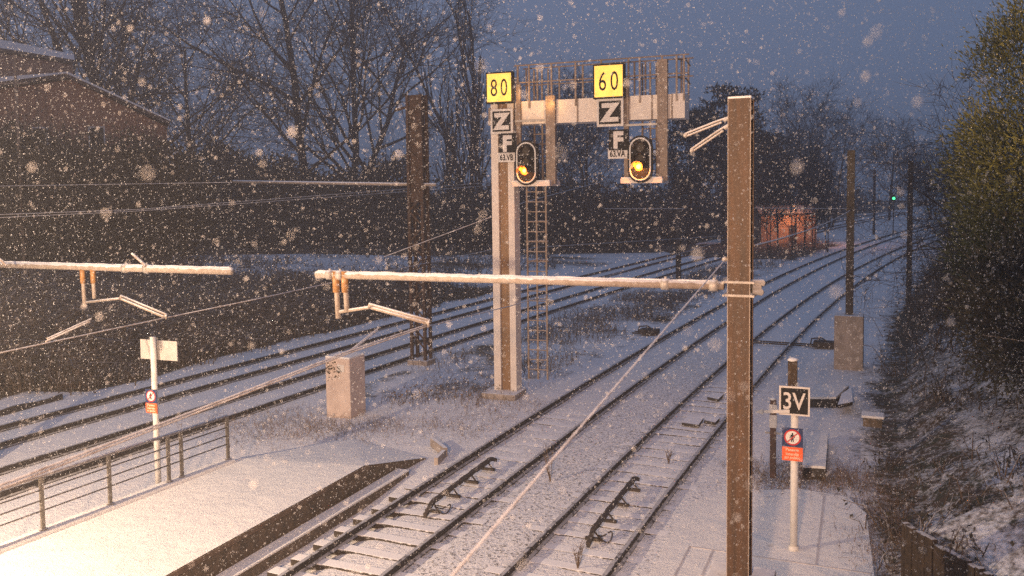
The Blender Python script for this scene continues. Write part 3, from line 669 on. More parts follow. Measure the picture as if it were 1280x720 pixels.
def lit_sign(x0, x1, y0, y1, txt, label):
    c = gp((x0 + x1) / 2, (y0 + y1) / 2, .30); t = thing('speed_board', label, 'speed sign', tuple(c), 'backlit speed signs'); hw, hh = (x1 - x0) / 2 * PX, (y1 - y0) / 2 * PX
    mb = MB(); mb.box(c + GA * .09, (GR, GA, ZV), (hw + .05, .09, hh + .05), 0, .02); mb.build('housing', M['black'], t)
    mb = MB(); mb.box(c + GN * .004, (GR, GA, ZV), (hw, .006, hh)); mb.build('lit_face', M['lit'], t)
    mb = MB(); mb.text(txt[0], c + GN * .014 - GR * hw * .42, hh * 1.75, GR, ZV, GN, 0, 0.0, .66); mb.text(txt[1], c + GN * .014 + GR * hw * .42, hh * 1.75, GR, ZV, GN, 0, 0.0, .66); mb.build('digits', M['black'], t)
    mb = MB(); mb.bar(c + GA * .18, c + GA * .6, .08, .08); mb.build('bracket', M['gframe'], t)
lit_sign(613.5, 643.5, 94.5, 127, '80', 'backlit yellow sign reading 80 atop the gantry column')
lit_sign(748, 780, 85.5, 120, '60', 'backlit yellow sign reading 60 at mid gantry')
def letter_board(name, cat, x0, x1, y0, y1, txt, label, border, size, bold, sx=1.0, dark=True, group=None):
    c = gp((x0 + x1) / 2, (y0 + y1) / 2, .26); t = thing(name, label, cat, tuple(c), group); hw, hh = (x1 - x0) / 2 * PX, (y1 - y0) / 2 * PX
    if border:
        mb = MB(); mb.box(c + GA * .03, (GR, GA, ZV), (hw, .03, hh), 0, .008); mb.build('frame', M['letter'], t)
        hw -= border; hh -= border
    mb = MB(); mb.box(c + GN * .004, (GR, GA, ZV), (hw, .012, hh)); mb.build('board', M['black' if dark else 'letter'], t)
    mb = MB(); mb.text(txt, c + GN * .02, size, GR, ZV, GN, 0, bold, sx); mb.build('lettering', M['letter' if dark else 'black'], t)
    mb = MB(); mb.bar(c + GA * .02, c + GA * .45, .06, .06); mb.build('bracket', M['gframe'], t)
letter_board('zone_board', 'zone sign', 617, 645, 138, 167, 'Z', 'black Z board under the lit 80 sign', .07, .62, .035, 1.05, True, 'Z boards on the gantry')
letter_board('zone_board', 'zone sign', 750, 780.5, 126, 157, 'Z', 'black Z board under the lit 60 sign', .07, .66, .035, 1.05, True, 'Z boards on the gantry')
letter_board('signal_plate', 'letter plate', 628, 649, 168, 192, 'F', 'black F plate left of the dimmer amber signal', 0, .62, .03, 1, True, 'F plates on the gantry')
letter_board('signal_plate', 'letter plate', 765, 787, 164, 187, 'F', 'black F plate left of the brighter amber signal', 0, .62, .03, 1, True, 'F plates on the gantry')
letter_board('number_plate', 'number plate', 627, 648, 191.5, 202.5, '63.VB', 'small pale plate reading 63.VB beneath the left F', 0, .24, .006, .74, False, 'signal number plates')
letter_board('number_plate', 'number plate', 764, 786, 187, 198, '63.VA', 'small pale plate reading 63.VA beneath the right F', 0, .24, .006, .74, False, 'signal number plates')
def capsule(hw, hh, n=10):
    pts = [(hw * math.cos(a), hh - hw + hw * math.sin(a)) for a in np.linspace(0, math.pi, n)] + [(hw * math.cos(a), -(hh - hw) + hw * math.sin(a)) for a in np.linspace(math.pi, 2 * math.pi, n)]
    return pts
def signal(cx, cy, label, hot, lx, ly):
    c = gp(cx, cy, .42); t = thing('railway_signal', label, 'railway signal', tuple(c), 'amber signals on the gantry'); hw, hh = 14 * PX, 26 * PX
    mb = MB(); mb.prism([c + GR * a + ZV * b for a, b in capsule(hw, hh)], GA * .05); bkg = mb.build('target_board', M['black'], t)
    mb = MB(); mb.box(c + GA * .22, (GR, GA, ZV), (hw * .75, .16, hh * .85), 0, .03); mb.build('lamp_case', M['black'], t)
    mb = MB(); ring = [c + GR * a + ZV * b + GN * .02 for a, b in capsule(hw * .80, hh * .88, 12)]; ring.append(ring[0]); mb.tube(ring, .024, 7, 0, False); mb.build('white_outline', M['white'], t, True)
    p = c + GR * (lx * PX) + ZV * (ly * PX) + GN * .05
    for z, nm, off in ((ly, 'lamp', 0), (0.5, 'lens', 0), (13, 'lens', 0)):
        q = c + GR * (0 if nm == 'lens' else lx * PX) + ZV * (z * PX) + GN * .012; mb = MB(); n_ = 14
        mb.prism([q + GR * (.125 * math.cos(a)) + ZV * (.125 * math.sin(a)) for a in np.linspace(0, 2 * math.pi, n_, endpoint=False)], GN * .012)
        l_ = mb.build(nm, M['amberlens'] if nm == 'lamp' else M['farmast'], t)
        hd = MB(); prof = []
        for a in np.linspace(-.25, math.pi + .25, 11): prof.append(GR * (.15 * math.cos(a)) + ZV * (.15 * math.sin(a)))
        vs = [q + v for v in prof] + [q + v * 1.02 + GN * (.26 if nm == 'lamp' else .2) - ZV * .02 for v in prof]; k = len(prof)
        hd.add(vs + [v + (v - q) * .08 for v in vs], [(i, i + 1, k + i + 1, k + i) for i in range(k - 1)] + [(2 * k + i, 3 * k + i, 3 * k + i + 1, 2 * k + i + 1) for i in range(k - 1)] + [(k + i, k + i + 1, 3 * k + i + 1, 3 * k + i) for i in range(k - 1)]); hd.build('hood', M['ramp'], l_)
    q = c + GR * ((lx - 5) * PX) + ZV * ((ly + 2.5) * PX) + GN * .05; mb = MB(); mb.rock(q, .06, 0, 2); mb.build('side_lamp', M['amber'], t)
    q = c + GR * (lx * PX) + ZV * (ly * PX) + GN * .03; mb = MB(); mb.rock(q, .07 if hot else .055, 0, 2); mb.build('bulb', M['amberhot'], t)
    L = bpy.data.lights.new('signal glow', 'POINT'); L.energy = 42 if hot else 18; L.color = (1, .28, .04); L.shadow_soft_size = .1; lo = bpy.data.objects.new('signal_glow', L); lo.location = p + GN * .22; COL.objects.link(lo)
signal(664, 204, 'smaller amber signal by the gantry column under the 80 sign', False, -2, -9)
signal(804.5, 199.5, 'brighter amber signal hanging under the 60 sign', True, -1.5, -8)
L = bpy.data.lights.new('column side lamp', 'POINT'); L.energy = 8; L.color = (1, .5, .15); L.shadow_soft_size = .05
for px, py in ((655, 118), (690, 130)):
    lo = bpy.data.objects.new('walkway_lamp', L); lo.location = gp(px, py, .35); COL.objects.link(lo)

# ------------------------------------------------------------------ signs on posts
def prohibition(t, c, w, r_, u_, nrm):
    h = w * .96; mb = MB(); mb.box(c, (r_, -nrm, u_), (w / 2, .006, h / 2)); b = mb.build('prohibition_sign', M['blue'], t)
    n_ = 28
    def disc(rad, off, m, nm, rin=None):
        mb = MB(); vs = [c + nrm * off + r_ * (rad * math.cos(a)) + u_ * (rad * math.sin(a)) for a in np.linspace(0, 2 * math.pi, n_, endpoint=False)]; mb.prism(vs, nrm * .002); mb.build(nm, m, b)
    disc(w * .41, .0065, M['red'], 'red_ring'); disc(w * .33, .010, M['cream'] if False else M['white'], 'white_disc')
    mb = MB(); o = nrm * .0135
    def part(cx, cz, hx, hz, rot=0):
        cx *= w; cz *= w; R_ = r_ * math.cos(rot) + u_ * math.sin(rot); U_ = u_ * math.cos(rot) - r_ * math.sin(rot)
        mb.box(c + o + r_ * cx + u_ * cz, (R_, -nrm, U_), (hx * w, .001, hz * w))
    part(0, .20, .035, .035, .6); part(-.01, .06, .055, .10, .1); part(-.09, .05, .02, .09, -.35); part(.07, .06, .02, .08, .5); part(-.035, -.13, .025, .10, -.15); part(.035, -.13, .025, .10, .22)
    mb.build('walking_figure', M['black'], b)
    mb = MB(); mb.box(c + nrm * .0165, ((r_ + u_).normalized(), -nrm, (u_ - r_).normalized()), (w * .36, .001, w * .028)); mb.build('red_slash', M['red'], b)
    c2 = c - u_ * (h / 2 + w * .36 + .004); mb = MB(); mb.box(c2, (r_, -nrm, u_), (w * .5, .006, w * .35)); b2 = mb.build('orange_plate', M['orange'], t)
    mb = MB(); 
    for i, tx_ in enumerate(('Passage', 'interdit', 'au public')): mb.text(tx_, c2 + nrm * .0095 + u_ * ((.20 - .2 * i) * w), w * .21, r_, u_, nrm, 0, .0012, 1.0, .002)
    mb.build('lettering', M['cream'], b2)
SB = G(992, 687, -.06); t = thing('track_sign_post', 'white post with black 3V board, blue prohibition sign and orange plate on the right path', 'sign post', tuple(SB)); sN = GN
zt = D(992, 503, SB.y).z; px_ = SB.y / F
mb = MB(); mb.tube([SB, Vector((SB.x, SB.y, zt))], .062, 12); mb.tube([SB - ZV * .02, SB + ZV * .07], .085, 10); mb.build('post', M['white'], t, True)
c = D(993.5, 499.5, SB.y) + sN * .10; hw = 18.5 * px_
mb = MB(); mb.box(c, (GR, GA, ZV), (hw, .012, hw), 0, .004); bd = mb.build('board', M['letter'], t)
mb = MB(); mb.box(c + sN * .009, (GR, GA, ZV), (hw - .03, .006, hw - .03)); mb.build('black_face', M['black'], bd)
mb = MB(); mb.text('3V', c + sN * .02, hw * 1.65, GR, ZV, sN, 0, .004, .82); mb.build('lettering', M['letter'], bd)
a0 = D(1000, 512.5, SB.y) + sN * .075; a1 = D(954, 513, SB.y) + sN * .075; tip = D(944, 513, SB.y) + sN * .075
mb = MB(); mb.bar(a0, a1, .02, .055); d = (tip - a1); mb.prism([a1 + ZV * .05, a1 - ZV * .05, tip], sN * .02); mb.build('arrow', M['white'], t)
mb = MB(); w0_, w1_ = D(990.5, 500, SB.y + .06), D(990.5, 451, SB.y + .06); mb.box((w0_ + w1_) / 2 + GA * .05, (GR, GA, ZV), (.075, .06, (w1_.z - w0_.z) / 2), 0, .01); st = mb.build('timber_top', M['timber'], t)
mb = MB(); mb.rock(w1_ + ZV * .01 + GA * .05, .085, 2, 2, 0, (1, .9, .45)); mb.build('snow_cap', M['snow'], st, True)
prohibition(t, D(991, 545, SB.y) + sN * .085, 25 * px_, GR, ZV, sN)
SB = G(966, 606, -.15); t = thing('marker_post', 'short rusty marker post with pale bands left of the 3V post', 'marker post', tuple(SB)); zt = D(964, 499, SB.y).z
mb = MB(); mb.box(Vector((SB.x, SB.y, zt / 2)), (GR, GA, ZV), (.06, .05, zt / 2), 0, .012); mb.build('post', M['rod'], t)
for py0, py1 in ((505, 513), (518, 534)):
    a, b = D(963, py0, SB.y), D(963, py1, SB.y); mb = MB(); mb.box(Vector((SB.x, SB.y, (a.z + b.z) / 2)), (GR, GA, ZV), (.075, .06, (a.z - b.z) / 2)); mb.build('pale_band', M['letter'], t)
mb = MB(); z = D(963, 541, SB.y).z; mb.bar(Vector((SB.x, SB.y, z)) - GR * .16, Vector((SB.x, SB.y, z)) + GR * .14, .05, .04); mb.build('step_bar', M['galv'], t)
mb = MB(); mb.rock((SB.x, SB.y, zt + .005), .075, 5, 2, 0, (1, .8, .5)); mb.build('snow_cap', M['snow'], t, True)
SB = G(198, 604, PT); t = thing('platform_sign_post', 'white post with blank sign back standing at the platform railing', 'sign post', tuple(SB)); px_ = SB.y / F
zt = D(191, 421, SB.y).z; mb = MB(); mb.tube([SB, Vector((SB.x, SB.y, zt))], .058, 12); mb.build('post', M['white'], t, True)
c = D(194.5, 438.5, SB.y) + GA * .09; mb = MB(); mb.box(c, (GR, GA, ZV), (29.5 * px_, .012, 12.5 * px_), 0, .004); mb.build('sign_back', mat('grey sign back', (.46, .44, .41), (.38, .36, .34), 5, .5, bmp=.1), t)
prohibition(t, D(192.5, 494, SB.y) + GN * .075, 18 * px_, GR, ZV, GN)

# ------------------------------------------------------------------ platform railing
t = thing('platform_railing', 'olive grey railing with three bars along the back of the platform', 'railing', tuple(F0))
def fpt(px, py): return G(px, py, PT)
h_ = .98
fps = [fpt(-30, 699), fpt(54, 667), fpt(135, 634), fpt(205, 605), fpt(222, 599), fpt(280, 577)]
fo = FN * .16 + ZV * .06
fps = [F0 + FD * ((p - F0).dot(FD)) for p in fps]
fps = [fps[0] - (fps[2] - fps[1]) * 1.0] + fps
for p in fps:
    mb = MB(); mb.bar(p - ZV * .1, p + ZV * h_, .055, .055, 0, FD); mb.tube([p + ZV * .06, p + ZV * .09], .07, 8); mb.build('railing_post', M['fencep'], t)
for z, r_, m_ in ((h_ + .02, .033, 'handrail'), (.76, .015, 'fencep'), (.58, .015, 'fencep'), (.40, .015, 'fencep')):
    for i, (a, b) in enumerate(((fps[0] - FD * 6, fps[-1]),)):
        mb = MB(); mb.tube([a + ZV * z, b + ZV * z], r_, 8); mb.build('handrail' if r_ > .03 else 'bar', M[m_], t, True)

# ------------------------------------------------------------------ timber wall, weeds
t = thing('retaining_wall', 'rotten dark timber wall holding back the slope at bottom right', 'retaining wall', (WALL0.x, WALL0.y, -.1))
wd = Vector((WALL1.x - WALL0.x, WALL1.y - WALL0.y, 0)).normalized(); wn = Vector((wd.y, -wd.x, 0))
if wn.x > 0: wn = -wn
mb = MB(); Lw = 3.2; i = 0; u = 0
while u < Lw:
    w_ = rng.uniform(.07, .22); h = 1.04 + rng.uniform(-.05, .05) ; p = Vector((WALL0.x, WALL0.y, 0)) + wd * (u + w_ / 2) + wn * rng.uniform(-.015, .015)
    mb.box(p + ZV * (h / 2 - .2), (wd, wn, ZV), (w_ / 2 - .001, .05, h / 2 + .2), 0, .012); u += w_
mb.build('plank_face', M['timber'], t)
mb = MB(); mb.bar(Vector((WALL0.x, WALL0.y, .6)) + wn * -.1, Vector((WALL0.x, WALL0.y, .6)) + wd * Lw - wn * .1, .08, .16); mb.build('waling_beam', M['timber'], t)
def weed(px, py, h, label):
    P = G(px, py, -.18); b = MB()
    for i in range(7):
        a = rng.uniform(0, 6.28); tp = P + Vector((math.cos(a) * .18 * h, math.sin(a) * .18 * h, h * rng.uniform(.6, 1)))
        b.tube([P, (P + tp) / 2 + Vector((rng.uniform(-.03, .03), rng.uniform(-.03, .03), .04)), tp], [.008, .006, .003], 4)
        for k in range(3): q = P + (tp - P) * rng.uniform(.5, 1); b.tube([q, q + Vector((rng.uniform(-.1, .1), rng.uniform(-.1, .1), .1))], [.005, .003], 3)
    tag(b.build('dry_weed', M['bramble'], loc=tuple(P)), label, 'weed', 'dry weeds by the tracks')
weed(688, 603, .85, 'tall dry weed beside the diagonal wire between the two near tracks')
weed(722, 712, .5, 'low dry weed at the bottom left of the right contact ramp')
weed(836, 580, .35, 'small dry weed between the rails, above the right contact ramp')

# ------------------------------------------------------------------ vegetation
def unit(v): return v / (np.linalg.norm(v, axis=-1, keepdims=True) + 1e-9)
def thicket(name, pts, hts, n_per, leaf_n, m_stem, m_leaf, rad=(.008, .02), leaf=(.05, .11), spread=.5):
    """a mass of arching stems and leaves over ground points"""
    P0 = np.repeat(pts, n_per, 0); H = np.repeat(hts, n_per); n = len(P0)
    P0 = P0 + nrng.normal(size=(n, 3)) * np.array([.35, .35, 0]); lean = nrng.normal(size=(n, 3)) * np.array([spread, spread, 0])
    hh = H * nrng.uniform(.35, 1.05, n)
    P1 = P0 + lean * (hh * .45)[:, None] + np.array([0, 0, 1]) * (hh * .7)[:, None]
    P2 = P0 + lean * (hh * 1.1)[:, None] + np.array([0, 0, 1]) * (hh * nrng.uniform(.6, 1.0, n))[:, None]
    r0 = nrng.uniform(rad[0], rad[1], n); parts = [stem_arrays(P0, P1, P2, r0, r0 * .35)]
    i = nrng.integers(0, n, n); a = nrng.uniform(.3, 1, n)[:, None]; Q0 = P1[i] * (1 - a) + P2[i] * a
    Q2 = Q0 + nrng.normal(size=(n, 3)) * (H[i] * .16)[:, None] + np.array([0, 0, .08]); parts.append(stem_arrays(Q0, (Q0 + Q2) / 2 + nrng.normal(size=(n, 3)) * .03, Q2, r0 * .5, r0 * .2))
    V, Fq = join_arrays(parts); o = raw_mesh(name, V, Fq, m_stem, 4)
    if leaf_n:
        i = nrng.integers(0, n, leaf_n); a = nrng.uniform(0, 1, leaf_n)[:, None]; L_ = P1[i] * (1 - a) + P2[i] * a; b_ = nrng.uniform(0, 1, leaf_n)[:, None]; low = nrng.uniform(0, 1, leaf_n)[:, None] < .5
        L_ = np.where(low, P0[i] * (1 - b_) + P1[i] * b_, L_) + nrng.normal(size=(leaf_n, 3)) * .08
        s_ = nrng.uniform(leaf[0], leaf[1], leaf_n); v2, f2 = leaf_arrays(L_, s_, s_ * .6)
        o2 = raw_mesh(name + '_leaves', v2, f2, m_leaf, 4); o2.parent = o
        tag(o2, kind='stuff')
    return o
def scatter(n, fn):
    P = []; H = []
    while len(P) < n:
        x, y, h = fn()
        if h is None: continue
        P.append((x, y, gz(x, y, False) - .05)); H.append(h)
    return np.array(P), np.array(H)
def f_left():
    y = rng.uniform(20, 52); w = tx(3, y) - (2.7 if y > 27 else 4.6); x = w - abs(rng.gauss(0, 8)) - rng.random() * .6 - 1.2 * max(0, noise.noise(Vector((y * .45, 0, 0))))
    if x / y < -.75: return x, y, None
    e = w - x; h = .7 + min(1, e / 4) * 1.6 + .8 * noise.noise(Vector((x * .25, y * .25, 4)))
    if x / y > -.36: h *= max(.5, 1 - max(0, y - 26) / 62)
    return x, y, max(.4, h)
P, H = scatter(1500, f_left); o = thicket('bramble_bank', P, H, 11, 30000, M['bramble'], M['leaf'], (.009, .030), (.07, .15)); tag(o, 'dark bramble bank beyond the far left track', 'brambles', kind='stuff')
def f_right():
    y = rng.uniform(11, 85); d = rng.uniform(.0, 11); x = toe(y) + d
    if y < 24:
        if d < 4.0 + 1.5 * noise.noise(Vector((x * .5, y * .5, 1))): return x, y, (.25 + rng.random() * .45 if rng.random() < .4 else None)
        return x, y, rng.uniform(.5, 1.6)
    if d < 1.2 and rng.random() < .7: return x, y, None
    if y < 36 and d < 4.5 and noise.noise(Vector((x * .45, y * .45, 12))) < .12: return x, y, (.3 if rng.random() < .25 else None)
    return x, y, .6 + min(1, d / 3) * 1.6 + rng.random() * .6
P, H = scatter(2000, f_right); o = thicket('slope_scrub', P, H, 8, 30000, M['bramble'], M['leaf'], (.006, .018), (.05, .12), .6); tag(o, 'dark leafless scrub growing over the right hand slope', 'scrub', kind='stuff')
def f_mid():
    y = rng.uniform(25, 98); a = tx(2, y) + 2.2; b = tx(0, y) - 2.6; x = rng.uniform(a, b)
    if noise.noise(Vector((x * .3, y * .2, 9))) < -.05 or y > 62 and rng.random() < .3: return x, y, None
    return x, y, rng.uniform(.35, 1.0) * (1 if y > 28 else .5)
P, H = scatter(640, f_mid); o = thicket('weed_strip', P, H, 9, 6000, M['bramble'], M['grass'], (.006, .012), (.05, .1), .5); tag(o, 'brown weeds in the strip around the gantry foot', 'weeds', kind='stuff')
def f_field():
    y = rng.uniform(54, 84); x = rng.uniform(-.6, .05) * y
    if x > tx(3, y) - 3.2 or noise.noise(Vector((x * .12, y * .25, 6))) < -.12: return x, y, None
    return x, y, rng.uniform(.5, 1.5)
P, H = scatter(420, f_field); o = thicket('field_scrub', P, H, 9, 4000, M['bramble'], M['leaf'], (.010, .028), (.1, .2), .6); tag(o, 'patchy scrub in the snowy strip behind the brambles', 'scrub', kind='stuff')
def f_grass():
    k = rng.random()
    if k < .45:
        p = G(rng.gauss(400, 80), rng.gauss(535, 10), -.17) if rng.random() < .6 else G(rng.gauss(600, 40), rng.gauss(500, 22), -.17); return p.x, p.y, rng.uniform(.10, .28)
    if k < .75:
        p = G(rng.uniform(940, 1090), rng.gauss(600, 10), -.17); return p.x, p.y, rng.uniform(.1, .28)
    p = G(rng.uniform(1085, 1135), rng.uniform(600, 700), .1); return p.x, p.y, rng.uniform(.1, .25)
P, H = scatter(560, f_grass); o = thicket('dead_grass', P, H, 14, 0, M['grass'], M['grass'], (.003, .006), (.02, .04), .6); tag(o, 'withered grass tufts poking through the snow', 'grass', kind='stuff')

def grow(T, C, p, d, L, r_, depth, rg, q):
    n_ = 5 if depth == 0 else (4 if depth == 1 else 3); pts = [p]; rad = [r_]; dirs = [d]
    for i in range(n_):
        d = (d + Vector((rg.gauss(0, q['wob']), rg.gauss(0, q['wob']), rg.gauss(0, q['wob']))) + ZV * q['up'] * (.4 if depth == 0 else 1)).normalized()
        pts.append(pts[-1] + d * (L / n_)); rad.append(r_ * (1 - (1 - q['tip']) * (i + 1) / n_)); dirs.append(d)
    (T if depth == 0 else C).tube(pts, rad, 7 if depth == 0 else (4 if depth == 1 else 3), 0, depth == 0)
    if depth >= q['max']: return
    for k in range(q['kids'][depth]):
        u = q['start'] + (1 - q['start']) * (k + rg.random()) / q['kids'][depth] if depth == 0 else rg.uniform(.25, 1); i = min(n_ - 1, int(u * n_)); f = u * n_ - i
        b = pts[i].lerp(pts[i + 1], f); axis_ = dirs[i + 1]; s_ = axis_.cross(Vector((rg.gauss(0, 1), rg.gauss(0, 1), rg.gauss(0, 1)))).normalized(); ang = R(rg.uniform(*q['ang']))
        nd = axis_ * math.cos(ang) + s_ * math.sin(ang); ll = L * rg.uniform(*q['len']) * (1 - (q['taper'] * u if depth == 0 else 0)); grow(T, C, b, nd, ll, max(q['rmin'], rad[i] * rg.uniform(.4, .6)), depth + 1, rg, q)
BASEQ = dict(wob=.10, up=.05, tip=.35, max=4, kids=(15, 7, 6, 4), start=.22, ang=(28, 62), len=(.42, .68), taper=.45, rmin=.014)
def tree_proto(seed, H, r_, trunks=1, **kw):
    rg = random.Random(seed); q = dict(BASEQ); q.update(kw); T, C = MB(), MB()
    for k in range(trunks):
        d = Vector((0, 0, 1)) if trunks == 1 else Vector((rg.uniform(-.28, .28), rg.uniform(-.2, .2), 1)).normalized()
        grow(T, C, Vector((0.25 * k, 0, -.3)), d, H, r_ * (1 if trunks == 1 else .8), 0, rg, q)
    mt = bpy.data.meshes.new('trunk'); mt.from_pydata(T.v, [], T.f); mt.materials.append(M['bark']); mt.polygons.foreach_set('use_smooth', [True] * len(mt.polygons))
    mc = bpy.data.meshes.new('crown'); mc.from_pydata(C.v, [], C.f); mc.materials.append(M['twig']); return mt, mc
def plant_tree(proto, name, label, x, y, rz, s, group='bare winter trees'):
    t = thing(name, label, 'tree', (x, y, -.2), group); t.rotation_euler = (0, 0, rz); t.scale = (s, s, s)
    for nm, me in zip(('trunk', 'crown'), proto):
        o = bpy.data.objects.new(nm, me); COL.objects.link(o); o.parent = t
    return t
PA = tree_proto(3, 22, .60, 3, kids=(10, 7, 6, 4)); PB = tree_proto(5, 21, .38); PC = tree_proto(9, 19, .38, 2)
PD = tree_proto(12, 19, .24, 3, ang=(10, 24), len=(.22, .36), up=.16, kids=(24, 7, 5, 3), start=.12, taper=.5)
PF = tree_proto(21, 13, .22, 2, kids=(13, 7, 6, 4)); PG = tree_proto(33, 9.5, .12, 4, kids=(9, 6, 5, 4), ang=(30, 75), up=.0, rmin=.008)
def at(px, Y): p = D(px, 236, Y); return p.x, p.y
for proto, nm, lab, px, Y, rz, s in (
        (PA, 'bare_tree', 'huge bare tree with several stems behind the house gable', 150, 86, .4, 1.32),
        (PC, 'bare_tree', 'bare tree with spreading boughs between the huge tree and the straight trunk', 255, 98, 2.1, 1.2),
        (PB, 'bare_tree', 'tall bare tree with one straight trunk, left of the forked one', 383, 95, 1.2, 1.5),
        (PC, 'bare_tree', 'forked bare tree just right of the straight trunked one', 434, 97, .2, 1.55),
        (PD, 'bare_tree', 'slender upright poplar like tree left of the 80 sign', 592, 100, 1., 1.42),
        (PD, 'bare_tree', 'lower upright tree at the left foot of the poplar like one', 560, 104, 2.6, 1.0),
        (PF, 'bare_tree', 'bare tree seen through the gantry below its beam', 735, 92, 1.5, 1.05),
        (PF, 'bare_tree', 'bare tree left of the gantry ladder, low and dense', 680, 88, 3.5, 1.0),
        (PF, 'bare_tree', 'round crowned bare tree above the orange glow', 1012, 118, .5, 1.15),
        (PF, 'bare_tree', 'pale hazy bare tree left of the dark mast on the block', 1040, 128, 2.5, 1.05),
        (PF, 'bare_tree', 'hazy bare tree behind the tiny green signal', 1112, 150, 4., 1.0),
        (PC, 'bare_tree', 'hazy bare tree where the tracks vanish at right', 1165, 150, 1., .55),
        (PG, 'bare_tree', 'arching bare tree leaning out left of the golden evergreen', 1268, 27, 2.0, .70),
        (PG, 'bare_tree', 'bare shrubby tree rising behind the top of the evergreen', 1305, 26, .3, .85),
        (PG, 'bare_tree', 'bare shrubby tree above the dark scrub by the right rails', 1238, 44, 4.3, .75)):
    plant_tree(proto, nm, lab, *at(px, Y), rz, s)

def leafy(name, label, cat, center, radii, nclump, per, leaf, mat_, group, clump_r=.5, trunk=True, flat=1.0, seed=1, shell=.75, up=.5):
    """a crown of leaf clumps spread through an uneven volume"""
    g = np.random.default_rng(seed); d = unit(g.normal(size=(nclump, 3))); rr = g.uniform(0, 1, nclump) ** (1 / 3) * (1 - shell) + shell * g.uniform(.75, 1.1, nclump)
    lump = np.array([1 + .28 * noise.noise(Vector(v * 1.8) + Vector((seed, 0, 0))) for v in d]); C = d * (rr * lump)[:, None] * np.array(radii)
    gz0 = center[2] - radii[2]; n_ = nclump * per
    off = g.normal(size=(n_, 3)) * clump_r * np.array([1, 1, flat]); P = np.repeat(C, per, 0) + off; s_ = g.uniform(leaf[0], leaf[1], n_)
    dirs = unit(np.repeat(d, per, 0) + unit(off) * .8 + np.array([0, 0, up])); V, Fq = leaf_arrays(P, s_, s_ * leaf[2], dirs * 1.4, .6)
    base = Vector((center[0], center[1], gz(center[0], center[1], False))); t = thing(name, label, cat, tuple(base), group)
    o = raw_mesh('crown', V + np.array(center) - np.array(base), Fq, mat_, 4); o.parent = t
    if trunk:
        mb = MB(); top = Vector(center) + ZV * radii[2] * .6; mb.tube([base - ZV * .2, base.lerp(top, .5) + Vector((.1, 0, 0)), top], [radii[0] * .07 + .05, radii[0] * .05 + .03, .03], 7)
        for i in range(0, nclump, max(1, nclump // 60)):
            e = Vector(C[i]) + Vector(center); s0 = base.lerp(top, min(1, max(.15, (e.z - base.z) / (top.z - base.z) * .85))); mb.tube([s0, s0.lerp(e, .5) - ZV * .08, e], [.04, .025, .012], 4)
        mb.build('trunk', M['bark'], t)
    return t
c = D(1262, 170, 19.5); leafy('evergreen_tree', 'big golden lit evergreen tree at the right edge', 'tree', (c.x + 2.05, 20, 5.8), (2.6, 2.4, 5.0), 300, 340, (.07, .17, .26), M['needle'], 'evergreens', .27, True, 1., 5, .86, .7)
c = D(1245, 300, 25); leafy('evergreen_shrub', 'dark evergreen shrub below the golden tree at right', 'shrub', (c.x + 1.5, 25, 3.4), (2.6, 2.2, 2.6), 200, 80, (.10, .2, .4), M['leaf'], 'evergreens', .32, True, 1., 6, .7)
c = D(1262, 300, 18); leafy('evergreen_shrub', 'dark evergreen shrub cut by the right edge under the golden tree', 'shrub', (c.x + .9, 18, 3.2), (1.6, 1.7, 1.8), 130, 80, (.08, .16, .4), M['leaf'], 'evergreens', .28, True, 1., 9, .7)
for px, Y, z, rad, sd, lab in ((905, 92, 11.2, (4.2, 3.5, 5.2), 3, 'dark pine behind the top of the brown mast'), (862, 96, 9.5, (3.2, 3, 4.6), 4, 'dark pine just right of the gantry beam end'), (955, 98, 7.5, (3.0, 3, 4.2), 8, 'lower dark pine right of the brown mast top')):
    x, y = at(px, Y); leafy('pine_tree', lab, 'tree', (x, y, z), rad, 130, 60, (.3, .6, .35), M['pine'], 'dark pines', .55, True, .45, sd, .55)
for px, Y, z, rad, sd, lab in ((70, 48, 5.2, (5.0, 3, 4.0), 13, 'dark ivy thicket below the house gable'), (5, 50, 5.5, (4, 3, 4.4), 17, 'dark ivy thicket at the left edge below the upper roof'), (170, 50, 4.6, (4.2, 3, 3.6), 14, 'dark ivy thicket under the right end of the roof'),
                               (265, 87, 5.6, (6.5, 4, 4.6), 15, 'dark thicket under the spreading bare tree'), (345, 90, 5.2, (6, 4, 4.2), 16, 'dark thicket at the foot of the straight trunk'), (470, 92, 5.0, (6, 4, 4.0), 18, 'dark thicket between the forked tree and lattice mast')):
    x, y = at(px, Y); z += .8 if px == 170 else 0; leafy('ivy_thicket', lab, 'thicket', (x, y, z), rad, 230, 60, (.14, .34, .55) if Y < 60 else (.22, .5, .55), M['leaf'], 'dark thickets', .55, True, 1., sd, .6)
# far-off wood, read as one mass
def f_wood():
    px = rng.uniform(-80, 1330); Y = rng.uniform(84, 175) if px < 1000 else rng.uniform(125, 210)
    x, y = at(px, Y)
    if abs(x - tx(0, y)) < 7 or abs(x - tx(1, y)) < 7: return x, y, None
    if x - tx(3, y) > -6 and x - tx(1, y) < 8: return x, y, None
    return x, y, rng.uniform(4.5, 9.5)
P, H = scatter(1500, f_wood); o = thicket('far_wood', P, H, 7, 60000, M['twig'], M['pine'], (.03, .08), (.35, .8), .22); tag(o, 'dark far off wood closing the view', 'wood', kind='stuff')

